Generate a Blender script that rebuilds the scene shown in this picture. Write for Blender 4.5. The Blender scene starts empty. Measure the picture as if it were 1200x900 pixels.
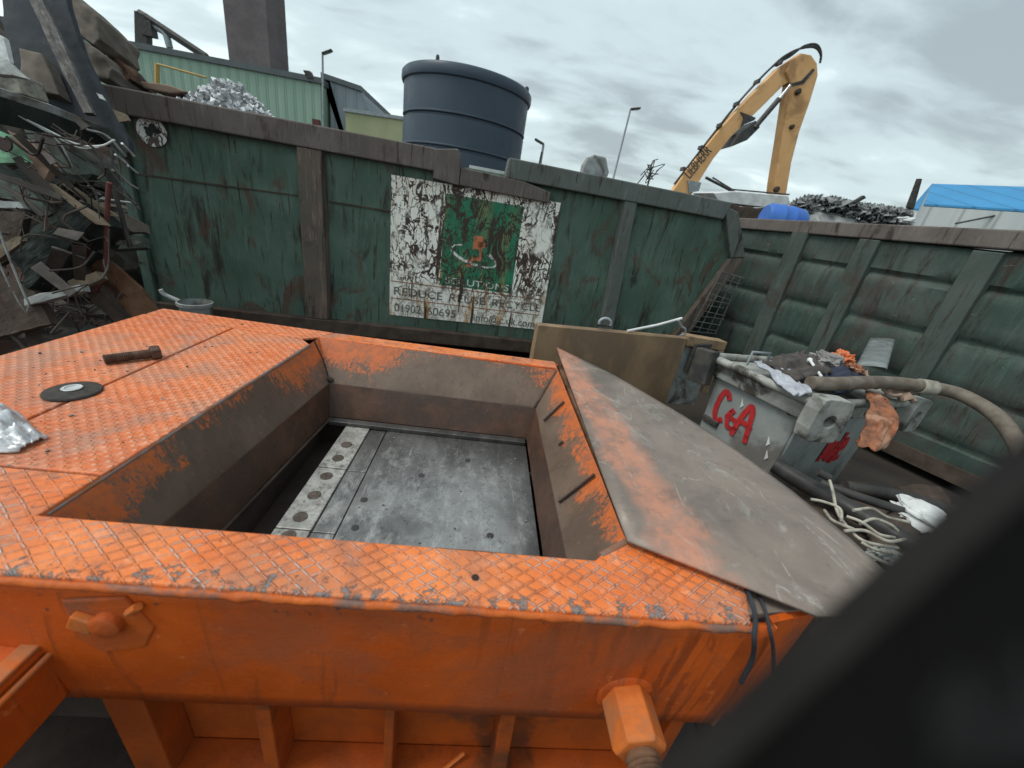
import bpy, bmesh, math, random
import numpy as np
from mathutils import Matrix, Vector, noise as mnoise

rad = math.radians
S = bpy.context.scene
COL = S.collection
random.seed(7)

# ------------------------------------------------------------------ camera
F = 455.0                                             # focal length in pixels of a 1200 px wide picture


def cv(px, py):
    return np.array([px - 600.0, -(py - 450.0), -F])


_dy = cv(580, 250); _dy /= np.linalg.norm(_dy)
_up = np.cross(cv(1600, 420), _dy); _up /= np.linalg.norm(_up)
if _up[1] < 0: _up = -_up
_dx = np.cross(_dy, _up)
R = np.array([_dx, _dy, _up])                         # camera axes to world axes
EYE = np.array([0, 0, 1.9])
cam_data = bpy.data.cameras.new('camera')
cam_data.sensor_width = 36.0
cam_data.lens = 36.0 * F / 1200.0
cam_data.clip_start = 0.01
cam_data.clip_end = 2000
cam_data.dof.use_dof = True
cam_data.dof.focus_distance = 2.6
cam_data.dof.aperture_fstop = 2.1
cam = bpy.data.objects.new('camera', cam_data)
COL.objects.link(cam)
m4 = Matrix([[*R[0], 0], [*R[1], 0], [*R[2], 1.9], [0, 0, 0, 1]])
cam.matrix_world = m4
S.camera = cam

# ------------------------------------------------------------------ sky, sun, exposure
SUN_EL, SUN_AZ = rad(58), rad(100)                     # azimuth measured from +Y towards -X
W = bpy.data.worlds.new('World'); S.world = W
W.use_nodes = True
wt = W.node_tree; wt.nodes.clear()


def wn(t, **k):
    n = wt.nodes.new(t)
    for a, b in k.items(): setattr(n, a, b)
    return n


def wmath(op, a, b=None, clamp=False):
    n = wn('ShaderNodeMath', operation=op, use_clamp=clamp)
    for i, v in enumerate((a, b)):
        if v is None: continue
        if isinstance(v, (int, float)): n.inputs[i].default_value = v
        else: wt.links.new(v, n.inputs[i])
    return n.outputs[0]


sky = wn('ShaderNodeTexSky', sky_type='NISHITA', sun_disc=False)
sky.sun_elevation = SUN_EL; sky.sun_rotation = -SUN_AZ
sky.air_density = 1.5; sky.dust_density = 2.0
tc = wn('ShaderNodeTexCoord')
sep = wn('ShaderNodeSeparateXYZ'); wt.links.new(tc.outputs['Generated'], sep.inputs[0])
zc = wmath('ADD', wmath('MAXIMUM', sep.outputs[2], 0.0), 0.22)
u_ = wmath('DIVIDE', sep.outputs[0], zc); v_ = wmath('DIVIDE', sep.outputs[1], zc)
cmb = wn('ShaderNodeCombineXYZ'); wt.links.new(u_, cmb.inputs[0]); wt.links.new(v_, cmb.inputs[1])


def wnoise(scale, detail, rough, dist, off):
    mp = wn('ShaderNodeMapping'); mp.inputs['Location'].default_value = off
    mp.inputs['Rotation'].default_value = (0, 0, rad(35))
    mp.inputs['Scale'].default_value = (1.0, 1.7, 1.0)
    wt.links.new(cmb.outputs[0], mp.inputs[0])
    n = wn('ShaderNodeTexNoise'); n.inputs['Scale'].default_value = scale
    n.inputs['Detail'].default_value = detail; n.inputs['Roughness'].default_value = rough
    n.inputs['Distortion'].default_value = dist
    wt.links.new(mp.outputs[0], n.inputs['Vector'])
    return n.outputs[0]


big = wnoise(0.62, 4, 0.5, 0.5, (3.1, 1.2, 0))
fine = wnoise(2.2, 6, 0.55, 0.3, (7.7, 4.2, 0))
cl = wmath('ADD', wmath('MULTIPLY', big, 0.62), wmath('MULTIPLY', fine, 0.40))
cl = wmath('SUBTRACT', cl, wmath('MULTIPLY', wmath('ADD', sep.outputs[0], -0.05), 0.14))          # the cloud is thinner to the left
rmp = wn('ShaderNodeValToRGB')
rmp.color_ramp.interpolation = 'EASE'
els = rmp.color_ramp.elements
els[0].position = 0.385; els[0].color = (0.355, 0.42, 0.445, 1)
els[1].position = 0.65; els[1].color = (0.80, 0.93, 0.945, 1)
e = els.new(0.515); e.color = (0.56, 0.672, 0.695, 1)
wt.links.new(cl, rmp.inputs[0])
bg1 = wn('ShaderNodeBackground'); bg1.inputs[1].default_value = 0.10
wt.links.new(sky.outputs[0], bg1.inputs[0])
bg2 = wn('ShaderNodeBackground'); bg2.inputs[1].default_value = 1.0
wt.links.new(rmp.outputs[0], bg2.inputs[0])
mx = wn('ShaderNodeMixShader'); mx.inputs[0].default_value = 0.88
wt.links.new(bg1.outputs[0], mx.inputs[1]); wt.links.new(bg2.outputs[0], mx.inputs[2])
wo = wn('ShaderNodeOutputWorld'); wt.links.new(mx.outputs[0], wo.inputs[0])

sl = bpy.data.lights.new('sun', 'SUN'); sl.energy = 1.5; sl.angle = rad(25); sl.color = (1.0, 0.96, 0.9)
so = bpy.data.objects.new('sun', sl); COL.objects.link(so)
sd = Vector((-math.sin(SUN_AZ) * math.cos(SUN_EL), math.cos(SUN_AZ) * math.cos(SUN_EL), math.sin(SUN_EL)))
so.rotation_euler = sd.to_track_quat('Z', 'Y').to_euler()
so.location = (0, 0, 60)

S.view_settings.view_transform = 'Standard'
S.view_settings.look = 'None'
S.view_settings.exposure = 0.32
S.view_settings.gamma = 1.0
S.view_settings.use_curve_mapping = False

# ------------------------------------------------------------------ picture to place helpers


def ray(px, py):
    v = R @ cv(px, py)
    return v / np.linalg.norm(v)


def onz(px, py, z):
    r = ray(px, py); return EYE + r * (z - EYE[2]) / r[2]


def ony(px, py, y):
    r = ray(px, py); return EYE + r * (y / r[1])


def onpl(px, py, p, n):
    r = ray(px, py); return EYE + r * (np.dot(np.array(p) - EYE, n) / np.dot(r, n))


# ------------------------------------------------------------------ materials
class NT:
    def __init__(s, name):
        s.m = bpy.data.materials.new(name); s.m.use_nodes = True
        s.t = s.m.node_tree; s.t.nodes.clear()
        s.out = s.t.nodes.new('ShaderNodeOutputMaterial')
        s.b = s.t.nodes.new('ShaderNodeBsdfPrincipled')
        s.t.links.new(s.b.outputs[0], s.out.inputs[0])
        s._pos = None

    def n(s, t, **k):
        n = s.t.nodes.new(t)
        for a, b in k.items(): setattr(n, a, b)
        return n

    def put(s, sock, v):
        if isinstance(v, (int, float)): sock.default_value = v
        elif isinstance(v, tuple):
            sock.default_value = v if len(v) == len(sock.default_value) else (*v, 1)
        else: s.t.links.new(v, sock)

    @property
    def pos(s):
        if s._pos is None:
            s._pos = s.n('ShaderNodeNewGeometry').outputs['Position']
        return s._pos

    def obj(s):
        return s.n('ShaderNodeTexCoord').outputs['Object']

    def vec(s, scale=(1, 1, 1), loc=(0, 0, 0), rot=(0, 0, 0), src=None):
        mp = s.n('ShaderNodeMapping')
        mp.inputs['Location'].default_value = loc
        mp.inputs['Rotation'].default_value = rot
        mp.inputs['Scale'].default_value = scale
        s.t.links.new(src or s.pos, mp.inputs[0])
        return mp.outputs[0]

    def noise(s, scale, detail=4, rough=0.55, dist=0.0, st=(1, 1, 1), loc=(0, 0, 0), rot=(0, 0, 0), src=None):
        n = s.n('ShaderNodeTexNoise')
        n.inputs['Scale'].default_value = scale; n.inputs['Detail'].default_value = detail
        n.inputs['Roughness'].default_value = rough; n.inputs['Distortion'].default_value = dist
        s.t.links.new(s.vec(st, loc, rot, src), n.inputs['Vector'])
        return n.outputs[0]

    def math(s, op, a, b=None, c=None, clamp=False):
        n = s.n('ShaderNodeMath', operation=op, use_clamp=clamp)
        for i, v in enumerate((a, b, c)):
            if v is not None: s.put(n.inputs[i], v)
        return n.outputs[0]

    def ramp(s, v, lo, hi, a=0.0, b=1.0):
        n = s.n('ShaderNodeMapRange', interpolation_type='SMOOTHSTEP')
        s.put(n.inputs[0], v)
        for i, q in enumerate((lo, hi, a, b)): n.inputs[i + 1].default_value = q
        return n.outputs[0]

    def mix(s, f, a, b):
        n = s.n('ShaderNodeMix', data_type='RGBA')
        s.put(n.inputs[0], f); s.put(n.inputs[6], a); s.put(n.inputs[7], b)
        return n.outputs[2]

    def xyz(s, src=None):
        q = s.n('ShaderNodeSeparateXYZ'); s.t.links.new(src or s.pos, q.inputs[0])
        return q.outputs

    def bump(s, h, strength=0.5, dist=0.01):
        n = s.n('ShaderNodeBump'); n.inputs['Strength'].default_value = strength
        n.inputs['Distance'].default_value = dist
        s.put(n.inputs['Height'], h)
        s.t.links.new(n.outputs[0], s.b.inputs['Normal'])

    def done(s, col, rough=0.6, metal=0.0, spec=0.4):
        s.put(s.b.inputs['Base Color'], col)
        s.put(s.b.inputs['Roughness'], rough)
        s.put(s.b.inputs['Metallic'], metal)
        s.b.inputs['Specular IOR Level'].default_value = spec
        return s.m


MAT = {}


def simple(name, a, b=None, scale=6, rough=0.6, metal=0.0, bump=0.3, st=(1, 1, 1), spec=0.25, dirt=None):
    """a mottled surface: two colours through noise, optional dirt in patches, fine bump"""
    if name in MAT: return MAT[name]
    t = NT(name)
    b = b or tuple(c * 0.6 for c in a)
    f = t.ramp(t.noise(scale, 6, 0.6, 0.3, st), 0.35, 0.65)
    c = t.mix(f, a, b)
    if dirt:
        c = t.mix(t.ramp(t.noise(scale * 0.45, 8, 0.65, 0.5, st, loc=(5, 2, 8)), 0.5, 0.62), c, dirt)
    rg = t.ramp(t.noise(scale * 2, 5), 0.3, 0.7, max(0.05, rough - 0.12), min(1, rough + 0.12))
    if bump: t.bump(t.noise(scale * 5, 6, 0.65), bump, 0.006)
    MAT[name] = t.done(c, rg, metal, spec)
    return MAT[name]


def diamond_lines(t, px=0.064, py=0.044):
    """raised lozenge net of a tread plate, in metres on the plate"""
    x, y, z = t.xyz()
    w = t.math('MULTIPLY', t.math('SUBTRACT', t.noise(9, 3), 0.5), 0.22)
    a = t.math('ADD', t.math('DIVIDE', x, px), w)
    b = t.math('DIVIDE', y, py)
    out = []
    for op in ('ADD', 'SUBTRACT'):
        q = t.math('FRACT', t.math(op, a, b))
        out.append(t.math('MULTIPLY', t.math('ABSOLUTE', t.math('SUBTRACT', q, 0.5)), 2.0))
    return out


def m_tread(key, px, py, net, seed):
    t = NT('orange tread plate ' + key)
    x, y, z = t.xyz()
    l1, l2 = diamond_lines(t, px, py)
    e1 = t.ramp(l1, 0.80, 0.93); e2 = t.ramp(l2, 0.80, 0.93)
    # the raised bars are broken and half buried under paint
    br1 = t.ramp(t.noise(13, 4, 0.6, loc=(seed, 3, 1)), 0.36, 0.52, 0.15, 1)
    br2 = t.ramp(t.noise(13, 4, 0.6, loc=(seed, 9, 7)), 0.40, 0.56, 0.1, 1)
    gap1 = t.ramp(l2, 0.66, 0.86, 1, 0.12); gap2 = t.ramp(l1, 0.66, 0.86, 1, 0.12)
    ln = t.math('MAXIMUM', t.math('MULTIPLY', t.math('MULTIPLY', e1, br1), gap1), t.math('MULTIPLY', t.math('MULTIPLY', e2, br2), gap2))
    base = t.mix(t.ramp(t.noise(3.5, 7, 0.65), 0.36, 0.66), (0.86, 0.240, 0.062), (0.74, 0.165, 0.032))
    base = t.mix(t.ramp(t.noise(17, 6, 0.75, loc=(3, 3, seed)), 0.50, 0.68, 0, 0.7), base, (0.88, 0.36, 0.19))
    base = t.mix(t.ramp(t.noise(1.9, 8, 0.7, 0.6, loc=(9, seed, 0)), 0.47, 0.64, 0, 0.75), base, (0.36, 0.165, 0.105))
    base = t.mix(t.ramp(t.noise(7, 8, 0.75, 0.4, loc=(2, seed, 5)), 0.56, 0.66, 0, 0.75), base, (0.27, 0.13, 0.09))
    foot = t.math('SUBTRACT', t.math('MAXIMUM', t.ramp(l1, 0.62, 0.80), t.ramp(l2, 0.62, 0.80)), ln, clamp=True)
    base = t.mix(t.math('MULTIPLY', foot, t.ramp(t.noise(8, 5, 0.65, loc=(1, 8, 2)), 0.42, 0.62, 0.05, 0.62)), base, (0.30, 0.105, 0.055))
    worn = t.ramp(t.noise(7, 6, 0.7, loc=(4, 4, 1)), 0.43, 0.60, 0.0, net)
    base = t.mix(t.math('MULTIPLY', ln, worn), base, (0.56, 0.47, 0.43))
    # chips to bare steel, most of them along the front edge
    edge = t.math('MAXIMUM', t.ramp(y, 0.76, 0.672, 0, 0.115), t.math('MULTIPLY', t.ramp(x, -1.13, -1.06, 0, 0.055), t.ramp(y, 0.99, 1.03)))
    chip = t.ramp(t.math('ADD', t.noise(19, 8, 0.75, loc=(2, 7, seed)), edge), 0.635, 0.67)
    base = t.mix(chip, base, (0.235, 0.195, 0.185))
    pit = t.ramp(t.noise(48, 5, 0.7, loc=(2, 7, 4)), 0.645, 0.70)
    base = t.mix(pit, base, (0.12, 0.065, 0.05))
    h = t.math('ADD', t.math('MULTIPLY', ln, 1.0), t.math('MULTIPLY', t.noise(34, 7, 0.75), 0.8))
    h = t.math('SUBTRACT', h, t.math('MULTIPLY', chip, 0.5))
    t.bump(h, 0.8, 0.006)
    MAT[key] = t.done(base, t.ramp(t.noise(16, 7, 0.75), 0.3, 0.7, 0.24, 0.62), 0.0, 0.42)


def m_lug(key):
    """worn deck with rows of small raised studs"""
    t = NT('orange studded plate')
    x, y, z = t.xyz()
    w = t.math('MULTIPLY', t.math('SUBTRACT', t.noise(7, 4), 0.5), 1.1)
    a = t.math('SINE', t.math('ADD', t.math('MULTIPLY', t.math('ADD', x, y), 6.283 / 0.046), w))
    b = t.math('SINE', t.math('SUBTRACT', t.math('MULTIPLY', t.math('SUBTRACT', x, y), 6.283 / 0.046), w))
    p = t.math('MULTIPLY', t.math('ADD', a, b), 0.5)
    stud = t.ramp(p, 0.30, 0.85)
    pitm = t.ramp(p, -0.35, -0.9)
    base = t.mix(t.ramp(t.noise(2.6, 8, 0.68), 0.36, 0.66), (0.84, 0.225, 0.070), (0.68, 0.150, 0.040))
    base = t.mix(t.ramp(t.noise(19, 8, 0.78, loc=(3, 3, 8)), 0.47, 0.66, 0, 0.75), base, (0.88, 0.37, 0.21))
    base = t.mix(t.ramp(t.noise(1.6, 8, 0.72, 0.6, loc=(9, 6, 0)), 0.46, 0.62, 0, 0.85), base, (0.46, 0.235, 0.160))
    base = t.mix(t.math('MULTIPLY', stud, t.ramp(t.noise(5, 6, 0.7, loc=(1, 1, 4)), 0.40, 0.58, 0.1, 0.75)), base, (0.84, 0.42, 0.27))
    base = t.mix(t.math('MULTIPLY', pitm, t.ramp(t.noise(4, 6, 0.7, loc=(7, 1, 4)), 0.38, 0.56, 0.15, 0.8)), base, (0.36, 0.125, 0.065))
    edge = t.math('MULTIPLY', t.ramp(x, -1.15, -1.05, 0, 0.06), t.ramp(y, 0.99, 1.03))
    chip = t.ramp(t.math('ADD', t.noise(21, 8, 0.78, loc=(2, 7, 6)), edge), 0.635, 0.67)
    base = t.mix(chip, base, (0.23, 0.185, 0.17))
    base = t.mix(t.ramp(t.noise(40, 6, 0.75, loc=(2, 7, 4)), 0.645, 0.69, 0, 0.85), base, (0.16, 0.08, 0.06))
    h = t.math('ADD', t.math('MULTIPLY', stud, 0.9), t.math('MULTIPLY', t.noise(36, 8, 0.8), 0.9))
    t.bump(t.math('SUBTRACT', h, t.math('MULTIPLY', pitm, 0.4)), 0.85, 0.006)
    MAT[key] = t.done(base, t.ramp(t.noise(16, 7, 0.75), 0.3, 0.7, 0.24, 0.60), 0.0, 0.42)


def m_orange():
    t = NT('orange machine paint')
    x, y, z = t.xyz()
    c = t.mix(t.ramp(t.noise(2.0, 6, 0.6), 0.35, 0.65), (0.60, 0.102, 0.009), (0.49, 0.076, 0.006))
    c = t.mix(t.ramp(t.noise(20, 6, 0.65, 0.6, (1, 1, 0.06)), 0.57, 0.67, 0, 0.7), c, (0.30, 0.060, 0.012))
    wet = t.math('MULTIPLY', t.ramp(t.noise(17, 5, 0.6, 0.8, (1, 1, 0.10), (3, 3, 0)), 0.54, 0.60), t.ramp(x, -0.05, 0.2))
    c = t.mix(t.math('MULTIPLY', wet, t.ramp(t.noise(2.5, 3, loc=(2, 2, 2)), 0.4, 0.6, 0.2, 0.8)), c, (0.28, 0.050, 0.008))
    c = t.mix(t.ramp(t.noise(1.2, 7, 0.7, 0.6, loc=(8, 0, 4)), 0.46, 0.64, 0, 0.75), c, (0.33, 0.085, 0.033))
    c = t.mix(t.ramp(t.noise(13, 8, 0.75, loc=(8, 6, 4)), 0.62, 0.68, 0, 0.7), c, (0.76, 0.25, 0.085))
    # knocks and chips gather under the top edge
    up = t.ramp(z, 0.86, 0.985, 0, 0.075)
    chip = t.ramp(t.math('ADD', t.noise(24, 8, 0.75, loc=(1, 6, 9)), up), 0.655, 0.675)
    c = t.mix(chip, c, (0.10, 0.055, 0.045))
    c = t.mix(t.ramp(t.noise(75, 4, 0.6, 0, (0.15, 1, 1), loc=(1, 1, 9)), 0.70, 0.73, 0, 0.7), c, (0.80, 0.36, 0.17))
    h = t.math('ADD', t.math('MULTIPLY', t.noise(3.5, 3), 1.6), t.math('MULTIPLY', t.noise(60, 8, 0.8), 0.6))
    t.bump(t.math('SUBTRACT', h, t.math('MULTIPLY', chip, 0.4)), 0.45, 0.012)
    MAT['orange'] = t.done(c, t.ramp(t.noise(9, 6, 0.7), 0.3, 0.7, 0.32, 0.62), 0.0, 0.3)


def m_hopper():
    t = NT('worn hopper wall')
    x, y, z = t.xyz()
    n1 = t.noise(3.4, 7, 0.62, 0.6)
    n2 = t.noise(60, 6, 0.75, 0, (1, 1, 0.14))
    n3 = t.noise(130, 4, 0.7)
    keep = t.math('ADD', z, t.math('MULTIPLY', t.math('SUBTRACT', n1, 0.5), 0.42))
    keep = t.math('ADD', keep, t.math('MULTIPLY', t.math('SUBTRACT', n2, 0.5), 0.42))
    keep = t.math('ADD', keep, t.math('MULTIPLY', t.math('SUBTRACT', n3, 0.5), 0.20))
    # paint is left in the two far corners and over the right wall; loads have rubbed off the rest
    cl_ = t.math('MULTIPLY', t.ramp(x, -0.30, -0.70, 0.0, 0.17), t.ramp(y, 1.5, 2.35))
    cr_ = t.ramp(x, 0.25, 0.46, 0.0, 0.075)
    ll_ = t.math('ADD', t.ramp(x, -0.90, -0.97, 0.0, 0.055), t.math('MULTIPLY', t.ramp(x, -0.96, -1.04, 0.0, 0.04), t.ramp(y, 1.5, 0.9)))
    keep = t.math('ADD', keep, t.math('MAXIMUM', t.math('MAXIMUM', cl_, cr_), ll_))
    brown = t.mix(t.ramp(t.noise(3.2, 7), 0.35, 0.7), (0.118, 0.078, 0.056), (0.175, 0.122, 0.090))
    brown = t.mix(t.ramp(t.noise(20, 8, 0.78, 0, (1, 1, 0.3), loc=(2, 2, 2)), 0.48, 0.66, 0, 0.55), brown, (0.095, 0.060, 0.044))
    brown = t.mix(t.ramp(t.noise(46, 8, 0.78, 0, (1, 1, 0.12), loc=(6, 2, 2)), 0.58, 0.70, 0, 0.5), brown, (0.34, 0.27, 0.23))
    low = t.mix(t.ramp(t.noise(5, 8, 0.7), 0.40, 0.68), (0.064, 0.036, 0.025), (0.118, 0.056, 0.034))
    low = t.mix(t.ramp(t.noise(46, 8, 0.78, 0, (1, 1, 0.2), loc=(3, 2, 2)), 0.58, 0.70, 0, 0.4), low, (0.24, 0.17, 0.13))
    brown = t.mix(t.ramp(z, 0.772, 0.758), brown, low)  # below the bend the darker tone paints in shade from the wall's angle
    orange = t.mix(t.ramp(t.noise(16, 8, 0.78), 0.42, 0.62), (0.64, 0.145, 0.030), (0.40, 0.12, 0.05))
    c = t.mix(t.ramp(keep, 0.985, 1.05, 0, 0.93), brown, orange)
    c = t.mix(t.ramp(t.noise(34, 8, 0.78, loc=(5, 5, 5)), 0.63, 0.68, 0, 0.9), c, (0.06, 0.042, 0.035))
    t.bump(t.math('ADD', t.math('MULTIPLY', t.noise(9, 4), 0.4), t.math('MULTIPLY', t.noise(60, 8, 0.8), 0.6)), 0.40, 0.008)
    MAT['hopper'] = t.done(c, t.ramp(t.noise(14, 7, 0.75), 0.3, 0.7, 0.26, 0.50), 0.0, 0.45)


def m_lowwall():
    t = NT('dark lower hopper wall')
    c = t.mix(t.ramp(t.noise(4, 7, 0.65), 0.35, 0.7), (0.080, 0.044, 0.030), (0.122, 0.070, 0.048))
    c = t.mix(t.ramp(t.noise(9, 8, 0.75, 0.5, (1, 1, 0.4)), 0.55, 0.70, 0, 0.65), c, (0.20, 0.072, 0.035))
    c = t.mix(t.ramp(t.noise(60, 5, 0.7, 0, (1, 1, 0.15), loc=(6, 2, 2)), 0.60, 0.68, 0, 0.35), c, (0.26, 0.20, 0.17))
    t.bump(t.noise(40, 7, 0.75), 0.4, 0.01)
    MAT['lowwall'] = t.done(c, 0.42, 0.0, 0.5)


def m_bed():
    t = NT('rubbed steel bed')
    x, y, z = t.xyz()
    c = t.mix(t.ramp(t.noise(2.4, 6, 0.6, 0.5), 0.36, 0.66), (0.155, 0.151, 0.147), (0.30, 0.295, 0.287))
    c = t.mix(t.ramp(t.noise(15, 10, 0.82, 0.2, (1, 0.45, 1)), 0.45, 0.68, 0, 0.85), c, (0.50, 0.49, 0.475))
    c = t.mix(t.ramp(t.noise(26, 9, 0.8, loc=(4, 4, 4)), 0.52, 0.70, 0, 0.8), c, (0.05, 0.046, 0.044))
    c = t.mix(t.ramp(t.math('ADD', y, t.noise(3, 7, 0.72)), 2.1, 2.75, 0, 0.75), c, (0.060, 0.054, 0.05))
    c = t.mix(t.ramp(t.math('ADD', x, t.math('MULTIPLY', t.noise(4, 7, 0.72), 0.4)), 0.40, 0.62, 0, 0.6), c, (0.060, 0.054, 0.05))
    c = t.mix(t.ramp(t.noise(55, 6, 0.7, 0.1, (1, 0.05, 1)), 0.63, 0.70, 0, 0.5), c, (0.52, 0.51, 0.50))
    t.bump(t.noise(38, 9, 0.8), 0.35, 0.005)
    MAT['bed'] = t.done(c, t.ramp(t.noise(12, 8, 0.78), 0.3, 0.7, 0.26, 0.52), 0.6, 0.5)
    t = NT('bright blade steel')
    c = t.mix(t.ramp(t.noise(14, 7, 0.7), 0.4, 0.6), (0.50, 0.485, 0.445), (0.33, 0.315, 0.29))
    c = t.mix(t.ramp(t.noise(30, 8, 0.8, 0.3), 0.50, 0.64), c, (0.11, 0.095, 0.083))
    t.bump(t.noise(60, 6, 0.7), 0.35, 0.004)
    MAT['blade'] = t.done(c, 0.45, 0.35, 0.5)


def m_cover():
    t = NT('scuffed steel sheet')
    x, y, z = t.xyz()
    c = t.mix(t.ramp(t.noise(2.2, 7, 0.6, 0.6), 0.34, 0.68), (0.262, 0.208, 0.172), (0.158, 0.128, 0.108))
    # a rubbed stripe of old orange paint parallel to the hinge edge
    band = t.math('ADD', x, t.math('MULTIPLY', t.math('SUBTRACT', t.noise(3.2, 7, 0.68, 0.5), 0.5), 0.30))
    band = t.math('ADD', band, t.math('MULTIPLY', t.math('SUBTRACT', y, 1.05), 0.062))
    f = t.math('MULTIPLY', t.ramp(band, 0.595, 0.68), t.ramp(band, 0.74, 0.85, 1, 0))
    c = t.mix(t.math('MULTIPLY', f, t.ramp(t.noise(10, 7, 0.7), 0.3, 0.6, 0.25, 0.85)), c, (0.58, 0.25, 0.155))
    for r, l, wd, sc in ((0.6, 0, .006, 1.5), (-0.5, 3, .005, 2.1), (1.2, 7, .007, 2.8), (0.1, 5, .006, 4.0)):
        q = t.math('ABSOLUTE', t.math('SUBTRACT', t.noise(sc, 2, 0.4, 0.3, (1, 0.35, 1), (l, l, 0), (0, 0, r)), 0.5))
        q = t.math('MULTIPLY', t.ramp(q, wd * 0.2, wd, 0.5, 0), t.ramp(t.noise(3.5, 6, 0.75, loc=(l, 2, 9)), 0.46, 0.60))
        q = t.math('MULTIPLY', q, t.ramp(t.noise(50, 4, 0.7, loc=(l, 5, 1)), 0.38, 0.55))
        c = t.mix(q, c, (0.50, 0.48, 0.44))
    haze_ = t.ramp(t.noise(5, 9, 0.8, 0.4, (1, 0.5, 1), loc=(2, 8, 1), rot=(0, 0, 0.6)), 0.52, 0.70, 0, 0.6)
    c = t.mix(haze_, c, (0.40, 0.38, 0.345))
    c = t.mix(t.ramp(t.noise(9, 8, 0.75, loc=(6, 1, 2)), 0.54, 0.72, 0, 0.55), c, (0.095, 0.078, 0.064))
    c = t.mix(t.ramp(t.noise(60, 8, 0.8, loc=(1, 1, 2)), 0.57, 0.68, 0, 0.22), c, (0.42, 0.40, 0.37))
    t.bump(t.math('ADD', t.noise(3, 3), t.math('MULTIPLY', t.noise(40, 6, 0.7), 0.25)), 0.35, 0.012)
    MAT['cover'] = t.done(c, t.ramp(t.noise(5, 6), 0.3, 0.7, 0.38, 0.6), 0.15, 0.5)


def m_green(key, a, b, rust, amount, loc=(0, 0, 0)):
    t = NT('weathered green skip paint ' + key)
    c = t.mix(t.ramp(t.noise(1.6, 7, 0.6, 0.4, loc=loc), 0.34, 0.66), a, b)
    c = t.mix(t.ramp(t.noise(22, 5, 0.6, 0.2, (1, 1, 0.12), loc), 0.52, 0.7, 0, 0.6), c, tuple(q * 1.6 + .01 for q in a))
    c = t.mix(t.ramp(t.noise(7, 8, 0.7, 0.7, (1, 1, 0.16), (4, 4, 0)), 0.595 - amount, 0.67, 0, 0.88), c, (0.034, 0.026, 0.022))
    c = t.mix(t.ramp(t.noise(2.6, 8, 0.7, 1.2, (1, 1, 0.65), (1, 7, 3)), 0.59 - amount, 0.67, 0, 0.9), c, rust)
    c = t.mix(t.ramp(t.noise(13, 8, 0.75, 0.3, (1, 1, 0.6), (1, 2, 5)), 0.66, 0.69, 0, 0.8), c, (0.20, 0.25, 0.23))
    for k_, sh in ((0.3, (1, 1, 0.03)), (-0.2, (1, 1, 0.05))):
        c = t.mix(t.math('MULTIPLY', t.ramp(t.noise(30, 4, 0.6, 0.5, sh, loc, (0, k_, 0)), 0.625, 0.67, 0, 0.85), t.ramp(t.noise(1.6, 4, 0.6, loc=(k_, 3, 3)), 0.40, 0.54)), c, (0.045, 0.026, 0.019))
    c = t.mix(t.ramp(t.noise(40, 8, 0.8, 0.2, (1, 1, 0.35), loc), 0.60, 0.68, 0, 0.5), c, (0.060, 0.048, 0.040))
    c = t.mix(t.ramp(t.noise(19, 6, 0.7, 0.4, (0.3, 0.3, 1.5), loc), 0.665, 0.70, 0, 0.6), c, (0.22, 0.25, 0.235))
    t.bump(t.math('ADD', t.noise(2.2, 4), t.math('MULTIPLY', t.noise(30, 8, 0.78), 0.3)), 0.5, 0.03)
    MAT[key] = t.done(c, t.ramp(t.noise(5, 5), 0.3, 0.7, 0.5, 0.8), 0.0, 0.22)


def runs(t, c, w=1.0):
    """black tar runs and rust that cross everything painted on the sign"""
    x, y, z = t.xyz()
    rust = t.math('MULTIPLY', t.ramp(t.noise(7, 6, 0.65, 0.5, (1, 1, 0.25), (3, 3, 3)), 0.50, 0.66), t.ramp(z, 0.4, 1.5, 0.9, 0.3))
    c = t.mix(rust, c, (0.52, 0.27, 0.08))
    lines = None
    for sc, st, loc, wd, am in ((3.6, (1, 1, 0.5), (1, 2, 3), 0.020, 0.8), (6.5, (1, 1, 0.30), (6, 1, 2), 0.020, 1.3), (4.4, (1, 1, 1.1), (2, 9, 4), 0.016, 0.7),
                                (9.0, (1, 1, 0.6), (4, 4, 9), 0.020, 0.6)):
        q = t.math('ABSOLUTE', t.math('SUBTRACT', t.noise(sc, 4, 0.5, am, st, loc), 0.5))
        wv = t.math('MULTIPLY', t.ramp(t.noise(5, 3, loc=(sc, 2, 2)), 0.3, 0.7, 0.35, 1.7), wd)
        q = t.math('SUBTRACT', 1.0, t.math('DIVIDE', q, wv), clamp=True)
        q = t.ramp(q, 0.0, 0.35)
        lines = q if lines is None else t.math('MAXIMUM', lines, q)
    gate = t.ramp(t.noise(2.3, 4, 0.6, loc=(5, 5, 1)), 0.36, 0.48)
    hi = t.ramp(z, 0.60, 1.10, 0.5, 1.0)
    f = t.math('MULTIPLY', t.math('MULTIPLY', lines, gate), hi)
    blot = t.math('MULTIPLY', t.ramp(t.noise(5.2, 9, 0.75, 0.7, (1, 1, 0.7), (4, 2, 7)), 0.57, 0.66), t.ramp(z, 0.8, 1.35, 0.0, 1.0))
    f = t.math('MAXIMUM', f, blot)
    drip = t.ramp(t.noise(13, 3, 0.5, 0.4, (1, 1, 0.06), (8, 0, 0)), 0.61, 0.65)
    f = t.math('MULTIPLY', t.math('MAXIMUM', f, t.math('MULTIPLY', drip, t.ramp(gate, 0, 1, 0.2, 1))), w)
    f = t.math('MULTIPLY', f, t.ramp(t.noise(45, 6, 0.8), 0.30, 0.46, 0.55, 1))
    return t.mix(f, c, t.mix(t.noise(6, 4), (0.020, 0.013, 0.010), (0.075, 0.040, 0.026)))


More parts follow.
